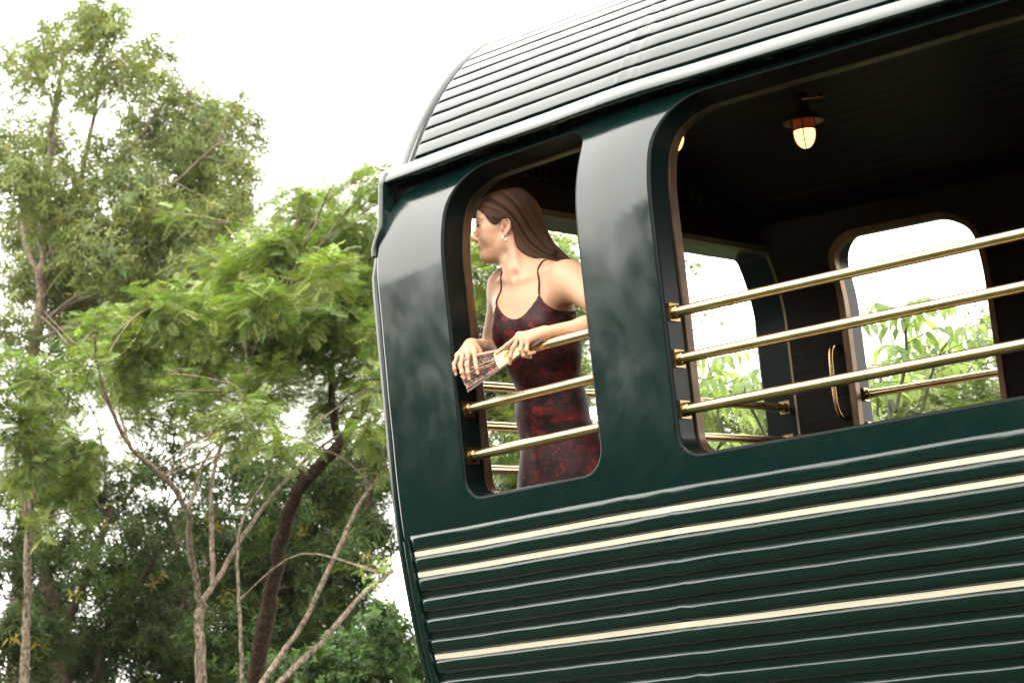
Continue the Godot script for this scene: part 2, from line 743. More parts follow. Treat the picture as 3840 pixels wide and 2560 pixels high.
func end_strip(car: Node, s: float) -> void:
	# the curved upright that frames the open end, standing a finger's width clear of the side panel
	var b := Builder.new()
	var rows := []
	for q in [[-0.110, 0.03], [-0.134, 0.02], [-0.134, 0.006], [-0.128, -0.004], [-0.116, -0.006], [-0.108, 0.0], [-0.106, 0.03]]:
		var row := PackedVector3Array()
		for k in 40:
			var y := lerpf(3.20, 1.02, k / 39.0)
			row.append(wall(-1.0 + q[0] + 0.04 * smoothstep(3.0, 3.22, y), y, q[1] + 0.012, s))
		rows.append(row)
	for k in rows.size() - 1:
		b.grid([rows[k], rows[k + 1]])
	part(car, "end_pillar", b.done(), M.paint)
	b = Builder.new()
	rows = []
	for xx in [-1.11, -1.07]:
		var row := PackedVector3Array()
		for k in 40:
			row.append(wall(xx, lerpf(3.22, 1.02, k / 39.0), 0.03, s))
		rows.append(row)
	b.grid(rows)
	part(car, "shadow_gap", b.done(), M.gap)


func roof(car: Node, x_end: float) -> void:
	var b := Builder.new()
	var total := 0.0
	while roof_at(total).x < 0.999:
		total += 0.005
	var rows := []
	for s in [1.0, -1.0]:
		for k in 41:
			var l := lerpf(-0.02, total, k / 40.0) if s > 0 else lerpf(total, -0.02, k / 40.0)
			var row := PackedVector3Array()
			for x in bead_x(-1.035, x_end):
				row.append(roof_xyz(x, l, -0.001, s))
			rows.append(row)
	b.grid(rows)
	var top := part(car, "roof", b.done(), M.roof_paint)
	# a smooth rim at the open end
	b = Builder.new()
	rows = []
	for q in [[-1.036, -0.02], [-1.036, 0.004], [-1.03, 0.010], [-1.005, 0.011], [-0.99, 0.008], [-0.984, 0.0]]:
		var row := PackedVector3Array()
		for s in [1.0, -1.0]:
			for k in 41:
				var l := lerpf(-0.02, total, k / 40.0) if s > 0 else lerpf(total, -0.02, k / 40.0)
				row.append(roof_xyz(q[0], l, q[1], s))
		rows.append(row)
	b.grid(rows)
	part(top, "end_rim", b.done(), M.roof_paint)
	var pitch := 0.0645
	var count := int(total / pitch)
	for s in [1.0, -1.0]:
		for i in count:
			var bu := Builder.new()
			var h := pitch - 0.0075
			var prof := [[0.0, 0.0], [0.0006, 0.0035], [0.0018, 0.0062], [0.004, 0.0076], [0.010, 0.0084], [h * 0.5, 0.0098], [h - 0.014, 0.0092], [h - 0.007, 0.0078], [h - 0.003, 0.0056], [h - 0.001, 0.003], [h, 0.0]]
			var lines := []
			var xs := bead_x(-0.975, x_end)
			for q in prof:
				var row := PackedVector3Array()
				for x in xs:
					var grow := smoothstep(0.0, 1.0, (x + 0.975) / 0.02)
					var joint := exp(-pow((x + 0.03) / 0.03, 2.0))
					var n1 := wob.get_noise_2d(x * 2.0 + 9.0, i * 5.1 + s * 70.0)
					var n2 := wob.get_noise_2d(x * 8.0, i * 5.1 + s * 70.0 + q[0] * 40.0)
					var lap := smoothstep(-0.072, -0.068, x) * (1.0 - smoothstep(-0.006, -0.002, x))
					var rise: float = q[1] * grow * (1.0 - 0.25 * joint) + 0.0016 * lap + (0.0009 * n1 + 0.0007 * n2) * q[1] / 0.014
					row.append(roof_xyz(x, i * pitch + 0.006 + q[0] + 0.0010 * n1 + 0.0008 * n2 + joint * 0.0035 * sin(i * 2.3 + 1.0), rise, s))
				lines.append(row)
			bu.grid(lines)
			part(top, "roof_rib", bu.done(), M.roof_paint)
	# board that closes the roof at either end
	for xx in [-1.033, x_end]:
		b = Builder.new()
		var mid := b.put(Vector3(xx, 3.34, MID))
		var ring := []
		for s in [1.0, -1.0]:
			for k in 31:
				var l := lerpf(-0.02, total, k / 30.0) if s > 0 else lerpf(total, -0.02, k / 30.0)
				ring.append(b.put(roof_xyz(xx, l, -0.004, s)))
		for k in ring.size() - 1:
			b.face(mid, ring[k], ring[k + 1])
		part(car, "roof_end_board", b.done(), M.reveal_paint)


func end_wall(car: Node) -> void:
	# the open end: a wide opening that follows the body's outline, with three rails across it
	var hole := outline(-2.455, -0.205, 2.268, 3.285, [0.05, 0.05, 0.02, 0.02], [0.05, 0.05, 0.02, 0.02])
	var outer := outline(-2.50, -0.16, FLOOR - 0.3, 3.40, [0.0, 0.0, 0.0, 0.0], [0.0, 0.0, 0.0, 0.0])
	for k in hole.size():
		hole[k].x = MID + (hole[k].x - MID) * (1.0 - inset(hole[k].y) / 1.125)
	var b := Builder.new()
	for x in [-1.118, -0.974]:
		var rows := []
		for r in 2:
			var row := PackedVector3Array()
			for k in hole.size():
				var p: Vector2 = hole[k] if r == 0 else outer[k]
				var z := p.x
				if r == 1:
					z = MID + signf(z - MID) * (hw(x) - inset(p.y) - 0.012)
				row.append(Vector3(x, p.y, z))
			rows.append(row)
		b.grid(rows, [], true)
	part(car, "end_panel", b.done(), M.wood)
	b = Builder.new()
	var jamb := []
	for x in [-1.12, -0.975]:
		var row := PackedVector3Array()
		for p in hole:
			row.append(Vector3(x, p.y, p.x))
		jamb.append(row)
	b.grid(jamb, [], true)
	var fr := part(car, "end_opening_frame", b.done(), M.reveal_paint)
	b = Builder.new()
	var rr := []
	for q in [[-0.002, -0.98], [0.008, -0.98], [0.008, -0.938], [-0.05, -0.934], [-0.05, -0.96]]:
		var row := PackedVector3Array()
		for k in hole.size():
			var d := inward(hole, k)
			var p: Vector2 = hole[k] + d * (q[0] if q[0] > -0.01 or absf(d.y) < 0.5 else -0.012)
			row.append(Vector3(q[1], p.y, p.x))
		rr.append(row)
	for k in rr.size() - 1:
		b.grid([rr[k], rr[k + 1]], [], true)
	part(fr, "bronze_lining", b.done(), M.bronze_end)
	for y in [2.680, 2.546, 2.400]:
		rail_between(car, Vector3(-1.03, y, -0.205), Vector3(-1.03, y, -2.455), 0.0155, Vector3.ZERO)
	# raised bronze letters over the opening
	var text := TextMesh.new()
	text.text = "EASTERN & ORIENTAL EXPRESS"
	var font := SystemFont.new()
	font.font_names = PackedStringArray(["Droid Serif"])
	text.font = font
	text.font_size = 16
	text.pixel_size = 0.0049
	text.depth = 0.012
	var sign_ := MeshInstance3D.new()
	sign_.name = "lettering"
	sign_.mesh = text
	sign_.material_override = M.old_bronze
	car.add_child(sign_, true)
	sign_.transform = Transform3D(Basis(Vector3(0, 0, -1), Vector3(0, 1, 0), Vector3(1, 0, 0)), Vector3(-0.962, 3.435, MID))
	sign_.set_meta("label", "dim bronze raised letters over the end opening")


func interior(car: Node, x_end: float) -> void:
	var x0 := -0.97
	var x1 := 2.6
	var b := Builder.new()
	b.box(Vector3(-1.03, FLOOR - 0.08, MID - 1.15), Vector3(x_end - 0.02, FLOOR, MID + 1.15))
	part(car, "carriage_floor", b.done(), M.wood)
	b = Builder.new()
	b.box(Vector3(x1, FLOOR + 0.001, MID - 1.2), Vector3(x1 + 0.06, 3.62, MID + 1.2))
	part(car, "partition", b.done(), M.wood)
	# narrow boards follow the curve of the ceiling
	var boards := 26
	for k in boards:
		var bu := Builder.new()
		var rows := []
		for e in [[0.0, 0.0], [0.03, 0.004], [0.97, 0.004], [1.0, 0.0]]:
			var row := PackedVector3Array()
			for x in [x0, -0.4, 0.0, 0.8, x1]:
				var f: float = -1.0 + 2.0 * (k + e[0]) / boards
				var y: float = 3.36 + 0.235 * pow(maxf(0.0, 1.0 - f * f), 0.62)
				row.append(Vector3(x, y - e[1], MID + f * (hw(x) - 0.135)))
			rows.append(row)
		bu.grid(rows)
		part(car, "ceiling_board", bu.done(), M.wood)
	# back of the ceiling, so that no light leaks in from above
	b = Builder.new()
	var rb := []
	for k in 27:
		var f := -1.0 + 2.0 * k / 26.0
		var row := PackedVector3Array()
		for x in [-1.03, 0.0, x_end]:
			row.append(Vector3(x, 3.375 + 0.235 * pow(maxf(0.0, 1.0 - f * f), 0.62), MID + f * (hw(x) - 0.11)))
		rb.append(row)
	b.grid(rb)
	part(car, "ceiling_backing", b.done(), M.gap)
	# the lower panelling of both sides in boards, and beyond the second window
	for s in [1.0, -1.0]:
		b = Builder.new()
		var rows := []
		for y in [FLOOR, 2.4, 3.0, 3.2, 3.40]:
			var row := PackedVector3Array()
			for x in [2.15, x_end]:
				row.append(wall(x, y, 0.122, s))
			rows.append(row)
		b.grid(rows)
		part(car, "wall_panelling", b.done(), M.wood)
	# a brass grab handle on the far side between end and window
	b = Builder.new()
	var p := curve([Vector3(-0.745, 2.875, -2.445), Vector3(-0.752, 2.872, -2.405), Vector3(-0.756, 2.835, -2.385), Vector3(-0.758, 2.73, -2.382), Vector3(-0.756, 2.635, -2.385), Vector3(-0.752, 2.598, -2.405), Vector3(-0.745, 2.592, -2.445)], 6)
	b.tube(p, flat_radii(p.size(), 0.0095, 0.0095), 12)
	var h := part(car, "grab_handle", b.done(), M.brass_dark, "brass grab handle on the dark panel by the far window")
	for y in [2.875, 2.592]:
		b = Builder.new()
		b.lathe(PackedVector2Array([Vector2(0.0, 0.0), Vector2(0.026, 0.0), Vector2(0.027, 0.006), Vector2(0.022, 0.011), Vector2(0.014, 0.014), Vector2(0.0, 0.015)]), Transform3D(Basis(Vector3(1, 0, 0), Vector3(0, 0, 1), Vector3(0, -1, 0)), Vector3(-0.745, y, -2.452)), 20)
		part(h, "rosette", b.done(), M.brass_dark)


func underframe(car: Node, x_end: float) -> void:
	var b := Builder.new()
	b.box(Vector3(-1.0, 0.98, MID - 1.12), Vector3(x_end - 0.02, FLOOR - 0.085, MID + 1.12))
	part(car, "underframe", b.done(), M.iron)
	b = Builder.new()
	b.box(Vector3(x_end, 1.02, MID - 1.3), Vector3(x_end + 0.05, 3.36, MID + 1.3))
	part(car, "rear_end", b.done(), M.reveal_paint)
	for x in [0.35, 2.05]:
		b = Builder.new()
		b.tube(PackedVector3Array([Vector3(x, 0.72, MID - 0.62), Vector3(x, 0.72, MID + 0.62)]), flat_radii(2, 0.06, 0.06), 12)
		for s in [-1.0, 1.0]:
			b.tube(PackedVector3Array([Vector3(x, 0.72, MID + s * 0.50), Vector3(x, 0.72, MID + s * 0.58)]), PackedFloat32Array([0.42, 0.40]), 32)
		part(car, "wheelset", b.done(), M.iron)
	for s in [-1.0, 1.0]:
		b = Builder.new()
		b.box(Vector3(-0.1, 0.62, MID + s * 0.72 - 0.06), Vector3(2.5, 0.95, MID + s * 0.72 + 0.06))
		part(car, "bogie_frame", b.done(), M.iron)


func build_lamps() -> void:
	lamp(Vector3(-0.142, 3.384, MID), "lit caged brass ceiling lamp seen whole through the wide window")
	lamp(Vector3(-0.418, 3.384, -0.94), "lit ceiling lamp half hidden by the window frame corner")


func lamp(at: Vector3, label: String) -> void:
	# origin at the tip of the glass
	var l := thing("ceiling_lamp", label, "lamp", at)
	var id := Transform3D.IDENTITY
	if not M.has("glow"):
		var g := mat("glow", Color(1.0, 0.8, 0.5), 0.4)
		g.emission_enabled = true
		g.emission = Color(1.0, 0.74, 0.40)
		g.emission_energy_multiplier = 0.95
		var u := mat("dim_glass", lin(0.13, 0.045, 0.02), 0.3)
		u.emission_enabled = true
		u.emission = Color(0.9, 0.38, 0.16)
		u.emission_energy_multiplier = 0.018
	var b := Builder.new()
	b.lathe(PackedVector2Array([Vector2(0.0005, 0.0), Vector2(0.010, 0.0022), Vector2(0.019, 0.0085), Vector2(0.027, 0.0185), Vector2(0.0325, 0.031), Vector2(0.0352, 0.045), Vector2(0.0358, 0.0625)]), id, 24)
	var g := part(l, "glowing_glass", b.done(), M.glow)
	b = Builder.new()
	b.lathe(PackedVector2Array([Vector2(0.0358, 0.0625), Vector2(0.0356, 0.085), Vector2(0.035, 0.118)]), id, 24)
	part(l, "upper_glass", b.done(), M.dim_glass)
	b = Builder.new()
	b.lathe(PackedVector2Array([Vector2(0.069, 0.090), Vector2(0.071, 0.092), Vector2(0.067, 0.102), Vector2(0.056, 0.113), Vector2(0.044, 0.121), Vector2(0.034, 0.124), Vector2(0.03, 0.135), Vector2(0.03, 0.19), Vector2(0.0, 0.19)]), id, 28)
	b.lathe(PackedVector2Array([Vector2(0.069, 0.090), Vector2(0.065, 0.098), Vector2(0.054, 0.108), Vector2(0.043, 0.116), Vector2(0.034, 0.118)]), id, 28)
	part(l, "reflector", b.done(), M.lamp_brass)
	b = Builder.new()
	b.tube(curve([Vector3(0.02, 0.165, 0.02), Vector3(0.05, 0.162, 0.02), Vector3(0.085, 0.156, 0.018)], 4), flat_radii(9, 0.005, 0.005), 8)
	b.lathe(PackedVector2Array([Vector2(0.0, 0.148), Vector2(0.011, 0.15), Vector2(0.013, 0.158), Vector2(0.008, 0.166), Vector2(0.0, 0.168)]), Transform3D(Basis(), Vector3(0.088, 0, 0.018)), 12)
	part(l, "wing_nut", b.done(), M.brass_dark)
	for k in 4:
		var a := PI / 4 + k * PI / 2 + 0.35
		var d := Vector3(cos(a), 0, sin(a))
		b = Builder.new()
		var pts := []
		for q in [[0.0, -0.003], [0.0125, 0.0005], [0.022, 0.007], [0.030, 0.017], [0.0358, 0.031], [0.0385, 0.045], [0.039, 0.065], [0.0385, 0.12]]:
			pts.append(d * q[0] + Vector3(0, q[1], 0))
		var path := curve(pts, 3)
		b.tube(path, flat_radii(path.size(), 0.0022, 0.0022), 6)
		part(l, "cage_bar", b.done(), M.cage)
	b = Builder.new()
	var ring := PackedVector3Array()
	for k in 25:
		ring.append(Vector3(cos(TAU * k / 24), 0, sin(TAU * k / 24)) * 0.0392 + Vector3(0, 0.0635, 0))
	b.tube(ring, flat_radii(25, 0.0022, 0.0022), 6, false)
	part(l, "cage_ring", b.done(), M.cage)
	var o := OmniLight3D.new()
	o.name = "lamp_light"
	o.light_color = Color(1.0, 0.62, 0.3)
	o.light_energy = 0.004
	o.light_size = 0.02
	o.omni_range = 6.0
	o.omni_attenuation = 2.0
	o.shadow_enabled = true
	o.position = Vector3(0, 0.036, 0)
	l.add_child(o)


func build_ground() -> void:
	var b := Builder.new()
	b.box(Vector3(-900, -0.5, -900), Vector3(900, 0.0, 900))
	var g := part(self, "ground", b.done(), M.earth)
	structure(g)
	b = Builder.new()
	var rows := []
	for q in [[-1.9, 0.004], [-1.25, 0.17], [1.25, 0.17], [1.9, 0.004]]:
		rows.append(PackedVector3Array([Vector3(-60, q[1], MID + q[0]), Vector3(40, q[1], MID + q[0])]))
	b.grid(rows)
	g = part(self, "track_bed", b.done(), M.ballast)
	structure(g)
	for s in [-1.0, 1.0]:
		b = Builder.new()
		b.box(Vector3(-60, 0.20, MID + s * 0.53 - 0.03), Vector3(40, 0.32, MID + s * 0.53 + 0.03))
		g = part(self, "track_rail", b.done(), M.steel)
		structure(g)
	b = Builder.new()
	for k in 60:
		b.box(Vector3(-20 + k * 0.62, 0.12, MID - 1.0), Vector3(-19.78 + k * 0.62, 0.2, MID + 1.0))
	g = part(self, "track_sleepers", b.done(), M.sleeper)
	structure(g)


# ---- plants ----
var sprigs := {}
var rng := RandomNumberGenerator.new()


func leaf_strip(b: Builder, at: Vector3, dirn: Vector3, face_: Vector3, length: float, width: float, bend: float, sickle: float, stations := 4, widest := 0.4) -> void:
	# a leaf: a narrow folded strip that bends down and curves to one side
	var side := dirn.cross(face_).normalized()
	var p := at
	var d := dirn
	var rows := []
	for k in stations + 1:
		var t := float(k) / stations
		var w := width * 0.5 * pow(sin(PI * pow(clampf(t * 0.96 + 0.02, 0.0, 1.0), log(0.5) / log(widest))), 0.8)
		var up := side.cross(d).normalized()
		rows.append(PackedVector3Array([p - side * w + up * w * 0.25, p, p + side * w + up * w * 0.25]))
		p += d * length / stations
		d = (d - up * bend / stations + side * sickle / stations).normalized()
		side = (side - d * side.dot(d)).normalized()
	b.grid(rows)


func ball(r: RandomNumberGenerator) -> Vector3:
	while true:
		var p := Vector3(r.randf_range(-1, 1), r.randf_range(-1, 1), r.randf_range(-1, 1))
		var l := p.length_squared()
		if l < 1.0 and l > 0.01:
			return p
	return Vector3.UP


func make_sprigs() -> void:
	var r := RandomNumberGenerator.new()
	r.seed = 77
	for kind in ["sickle", "frond", "shrub"]:
		var list := []
		for variant in 4:
			var b := Builder.new()
			if kind == "sickle":
				var path := curve([Vector3.ZERO, Vector3(0.01, 0.09, 0.02), Vector3(0.03, 0.17, 0.06)], 3)
				b.tube(path, flat_radii(path.size(), 0.0035, 0.0015), 3, false)
				b.own_normals = false
				for k in 9:
					var t := 0.15 + 0.85 * k / 8.0
					var at := path[int(t * (path.size() - 1))]
					var a := k * 2.4 + r.randf() * 0.8
					var out := Vector3(cos(a), r.randf_range(-0.25, 0.7), sin(a)).normalized()
					leaf_strip(b, at, out, Vector3(r.randf_range(-0.7, 0.7), 1, r.randf_range(-0.7, 0.7)).normalized(), r.randf_range(0.09, 0.15), r.randf_range(0.019, 0.028), r.randf_range(0.3, 1.4), r.randf_range(-0.9, 0.9), 4)
			elif kind == "frond":
				# a twice feathered leaf: a rachis with paired feathers, each a comb of small leaflets
				var n := 9
				var rise := r.randf_range(-0.2, 0.3)
				for k in n:
					var t := float(k + 1) / n
					var at := Vector3(0, 0.17 * t, -0.035 * t * t + rise * 0.03 * t)
					for sd in [-1.0, 1.0]:
						var l := 0.062 * sqrt(sin(PI * (0.15 + 0.78 * t))) * r.randf_range(0.85, 1.1)
						var d := Vector3(sd * 0.86, 0.45, r.randf_range(-0.28, 0.1)).normalized()
						var across := d.cross(Vector3(0, 0, 1)).normalized()
						leaf_strip(b, at, d, Vector3(sd * 0.15, 0, 1).normalized(), l * 1.1, 0.0105, 0.35, r.randf_range(-0.25, 0.25), 3, 0.45)
			else:
				for k in 12:
					var a := k * 2.4
					var out := Vector3(cos(a), r.randf_range(-0.1, 0.9), sin(a)).normalized()
					leaf_strip(b, Vector3(0, 0.01 * k, 0), out, Vector3(r.randf_range(-0.5, 0.5), 1, r.randf_range(-0.5, 0.5)).normalized(), r.randf_range(0.05, 0.085), r.randf_range(0.026, 0.036), r.randf_range(0.1, 0.7), r.randf_range(-0.2, 0.2), 3)
			list.append(b.done())
		sprigs[kind] = list
	var m := mat("leaf", Color.WHITE, 0.55, 0.0, 0.34)
	m.vertex_color_use_as_albedo = true
	m.backlight_enabled = true
	m.backlight = Color(0.74, 0.84, 0.40)
	m = mat("glossy_leaf", Color.WHITE, 0.55, 0.0, 0.26)
	m.vertex_color_use_as_albedo = true
	m.backlight_enabled = true
	m.backlight = Color(0.80, 0.86, 0.45)
	m = mat("bark", lin(0.30, 0.245, 0.19), 0.95, 0.0, 0.2)
	m.albedo_texture = noise_tex(0.11, Color(0.4, 0.36, 0.33), Color(1, 1, 1), 41, 0.25, 0.65)
	tri(m, Vector3(1.4, 0.7, 1.4))
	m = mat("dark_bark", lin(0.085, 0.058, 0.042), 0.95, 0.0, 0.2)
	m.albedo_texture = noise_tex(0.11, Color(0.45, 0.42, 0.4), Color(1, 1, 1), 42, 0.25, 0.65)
	tri(m, Vector3(1.4, 0.7, 1.4))


func build_trees() -> void:
	make_sprigs()
	plant_trees()
	var wood := Node3D.new()
	wood.name = "distant_wood"
	add_child(wood, true)
	wood.set_meta("kind", "stuff")
	wood.set_meta("label", "low distant wood on both sides of the line, far behind the trees")
	wood.set_meta("category", "woodland")
	# the wood across the line, behind the photographer, which the paint mirrors
	rng.seed = 501
	var where := []
	for k in 19000:
		var x := rng.randf_range(-75.0, 22.0)
		var top := clampf(6.2 + (-12.0 - x) * 0.10, 4.6, 8.5) + 1.4 * wob.get_noise_2d(x * 0.17, 3.0) + 0.8 * wob.get_noise_2d(x * 0.6, 9.0) + 1.8 * rng.randf()
		var y := top * pow(rng.randf(), 1.15)
		var z := 21.0 + rng.randf_range(-2.2, 2.2) + 1.5 * wob.get_noise_2d(x * 0.3, y * 0.4)
		where.append([Vector3(x, y, z), 3.6 + rng.randf() * 1.5])
	# and a low wood far off on the other side
	for k in 4200:
		var a := rng.randf_range(-1.75, 1.2)
		var dist := rng.randf_range(118.0, 132.0)
		var top := 5.0 + 1.5 * wob.get_noise_2d(a * 9.0, 2.0) + 0.8 * wob.get_noise_2d(a * 40.0, 2.0)
		where.append([Vector3(sin(a) * dist, top * pow(rng.randf(), 0.8), -cos(a) * dist), 9.0 + rng.randf() * 4.0])
	crown(wood, "foliage", where, "sickle", lin(0.035, 0.055, 0.022), 0.45, Vector3(0, 0.6, -0.5))


func crown(parent: Node, called: String, where: Array, kind: String, base: Color, vary: float, bias: Vector3) -> void:
	# the foliage as copies of four sprigs, each sprig a MultiMesh
	var mats := {"sickle": M.glossy_leaf, "frond": M.leaf, "shrub": M.leaf}
	var b := base.srgb_to_linear()
	for variant in 4:
		var mm := MultiMesh.new()
		mm.transform_format = MultiMesh.TRANSFORM_3D
		mm.use_colors = true
		mm.mesh = sprigs[kind][variant]
		var mine := []
		for k in range(variant, where.size(), 4):
			mine.append(where[k])
		mm.instance_count = mine.size()
		for k in mine.size():
			var w: Array = mine[k]
			var out: Vector3 = (w[2] if w.size() > 2 else ball(rng).normalized())
			var d := (out * 0.8 + bias + ball(rng) * 0.55).normalized()
			if kind == "frond":
				# sprays lie in loose level layers and droop at the tip
				d = (out * 0.35 + ball(rng) * Vector3(1.0, 0.42, 1.0) + Vector3(0, -0.06, 0)).normalized()
			var roll := ball(rng).normalized()
			var fwd := Vector3.UP if kind == "frond" else roll
			if kind == "frond":
				fwd = (Vector3.UP * 1.0 + roll * 0.6).normalized()
			var sx := d.cross(fwd).normalized()
			var bz := sx.cross(d).normalized()
			if kind == "frond":
				# the flat of the frond looks up
				if bz.y < 0.0:
					bz = -bz
					sx = -sx
			mm.set_instance_transform(k, Transform3D(Basis(sx, d, bz).scaled(Vector3.ONE * w[1]), w[0]))
			var t := rng.randfn(0.0, 1.0)
			var br := exp(vary * 0.6 * t)
			var warm := rng.randf_range(-0.12, 0.2) * vary * 2.0
			var c := Color(b.r * br * (1.0 + warm), b.g * br, b.b * br * (1.0 - warm))
			if kind == "sickle" and rng.randf() < 0.012:
				c = Color(0.30, 0.24, 0.05)
			mm.set_instance_color(k, c)
		var o := MultiMeshInstance3D.new()
		o.name = numbered(parent, called)
		o.multimesh = mm
		o.material_override = mats[kind]
		o.set_meta("kind", "stuff")
		parent.add_child(o, true)


func tree(called: String, label: String, kind: String, limbs: Array, clumps: Array, group: String) -> void:
	rng.seed = hash(label)
	var base: Vector3 = limbs[0][0][0]
	var t := thing(called, label, "shrub" if kind == "shrub" else "tree", Vector3(base.x, 0.0, base.z), group)
	var org := t.position
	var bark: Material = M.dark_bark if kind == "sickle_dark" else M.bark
	var spots := []    # points along the limbs, for twigs to start at
	for l in limbs.size():
		var pts := []
		for p in limbs[l][0]:
			pts.append(p - org)
		var path := curve(pts, 5)
		var n := path.size()
		var radii := PackedFloat32Array()
		for k in n:
			var f := float(k) / (n - 1)
			if k > 0 and k < n - 1:
				var r0: float = limbs[l][1]
				path[k] += Vector3(wob.get_noise_2d(k * 0.37, l * 9.0 + org.x), 0.0, wob.get_noise_2d(k * 0.37, l * 9.0 + 40.0)) * r0 * 0.5
			radii.append(lerpf(limbs[l][1], limbs[l][2], f) * (1.0 + 0.10 * wob.get_noise_2d(k * 1.1, l * 3.0)))
			if f > (0.55 if l == 0 else 0.15):
				spots.append([path[k], radii[k]])
		var b := Builder.new()
		b.tube(path, radii, 9)
		var m := bark
		if label.contains("dark forked trunk"):
			m = M.dark_bark
		part(t, "trunk" if l == 0 else "limb", b.done(), m)
	var twigs := Builder.new()
	var where := []
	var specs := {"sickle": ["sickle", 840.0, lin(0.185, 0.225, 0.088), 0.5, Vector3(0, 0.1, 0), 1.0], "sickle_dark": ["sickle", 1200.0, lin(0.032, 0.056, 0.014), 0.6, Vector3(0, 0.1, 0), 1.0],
		"frond": ["frond", 5600.0, lin(0.225, 0.285, 0.108), 0.55, Vector3(0, 0.12, 0), 0.84], "shrub": ["shrub", 1100.0, lin(0.055, 0.105, 0.028), 0.5, Vector3(0, 0.5, 0), 1.1]}
	var sp: Array = specs[kind]
	for cl in clumps:
		var c: Vector3 = cl[0] - org
		var r: float = cl[1]
		# a branch from the nearest limb
		var best := 1e9
		var from: Array = spots[0]
		for s in spots:
			var dd: float = s[0].distance_to(c) + maxf(0.0, s[0].y - c.y) * 1.2
			if dd < best:
				best = dd
				from = s
		var a: Vector3 = from[0]
		var r1 := minf(from[1] * 0.55, 0.012 + best * 0.006)
		var mid := a.lerp(c, 0.5) + Vector3(0, best * 0.08, 0) + ball(rng) * best * 0.1
		var path := curve([a, mid, c], 5)
		twigs.tube(path, flat_radii(path.size(), r1, 0.006), 5, false)
		var ends := [c]
		for k in 5 + int(r * 6.0):
			var tip := c + ball(rng) * Vector3(1, 0.8, 1) * r * 0.9
			var st := path[path.size() - 1 - rng.randi_range(0, 4)]
			var bend := st.lerp(tip, 0.55) + Vector3(0, r * 0.12, 0)
			var tp := curve([st, bend, tip], 3)
			twigs.tube(tp, flat_radii(tp.size(), 0.0065, 0.0025), 4, false)
			ends.append(tip)
			ends.append(bend)
		# the leaves gather round the twig ends
		var n := int(sp[1] * r * r * cl[2]) + 4
		for k in n:
			var e: Vector3 = ends[rng.randi() % ends.size()]
			var p := e + ball(rng) * r * 0.5
			if rng.randf() < 0.4:
				p = c + ball(rng) * Vector3(1, 0.85, 1) * r * 1.2
			where.append([p, sp[5] * rng.randf_range(0.75, 1.25), (p - c).normalized()])
	part(t, "twigs", twigs.done(), bark).set_meta("kind", "stuff")
	crown(t, "crown", where, sp[0], sp[2], sp[3], sp[4])


func build_saplings() -> void:
	plant_saplings()


var broad_leaves := []


func sapling(label: String, stem_points: Array, leaves: int, seed_: int, size: float) -> void:
	rng.seed = 900 + seed_
	if broad_leaves.is_empty():
		for v in 5:
			var b := Builder.new()
			leaf_strip(b, Vector3.ZERO, Vector3(0, 1, 0), Vector3(0, 0, 1), 1.0, 0.34, 0.5 + 0.35 * v, 0.14 * (v - 2), 8, 0.32)
			broad_leaves.append(b.done())
		for v in 5:
			var m := mat("broad_leaf_%d" % v, lin(0.042 + 0.018 * v, 0.085 + 0.020 * v, 0.024 + 0.004 * v), 0.4, 0.0, 0.45)
			m.backlight_enabled = true
			m.backlight = Color(0.70, 0.80, 0.42)
		mat("stem", lin(0.06, 0.07, 0.03), 0.7)
	var base: Vector3 = stem_points[0]
	var t := thing("leafy_sapling", label, "plant", base)
	var pts := []
	for p in stem_points:
		pts.append(p - base)
	var path := curve(pts, 8)
	var b := Builder.new()
	b.tube(path, flat_radii(path.size(), 0.016, 0.004), 7)
	part(t, "stem", b.done(), M.stem)
	# drooping compound leaves: a stalk with paired leaflets
	var left := leaves
	var per := 9
	var stalks := int(ceil(float(leaves) / per))
	for k in stalks:
		var f := lerpf(0.62, 1.0, float(k) / maxf(1.0, stalks - 1))
		var at := path[int(f * (path.size() - 1))]
		var a := k * 2.4 + seed_ * 1.3
		var out := Vector3(cos(a), 0.35, sin(a)).normalized()
		var l := size * rng.randf_range(2.4, 3.4)
		var sp := curve([at, at + out * l * 0.5, at + out * l * 0.9 + Vector3(0, -l * 0.12, 0)], 5)
		b = Builder.new()
		b.tube(sp, flat_radii(sp.size(), 0.0035, 0.0015), 5, false)
		part(t, "stalk", b.done(), M.stem)
		for q in mini(per, left):
			var g := 0.22 + 0.78 * float(q / 2) / (per / 2)
			var p := sp[mini(sp.size() - 1, int(g * (sp.size() - 1)))]
			var along := (sp[-1] - sp[0]).normalized()
			var sd := along.cross(Vector3.UP).normalized() * (1.0 if q % 2 == 0 else -1.0)
			var d := (sd * 0.75 + along * 0.55 + Vector3(0, -0.55 + rng.randf_range(-0.6, 0.3), 0)).normalized()
			if q == per - 1:
				d = (along + Vector3(0, -0.4, 0)).normalized()
			var nrm := (Vector3.UP + ball(rng) * 0.7).normalized()
			var sx := d.cross(nrm).normalized()
			nrm = sx.cross(d)
			var s := size * rng.randf_range(0.75, 1.2)
			var o := part(t, "leaf", broad_leaves[rng.randi() % 5], M["broad_leaf_%d" % (rng.randi() % 5)])
			o.transform = Transform3D(Basis(sx, d, nrm) * Basis.from_scale(Vector3.ONE * s), p)
		left -= per


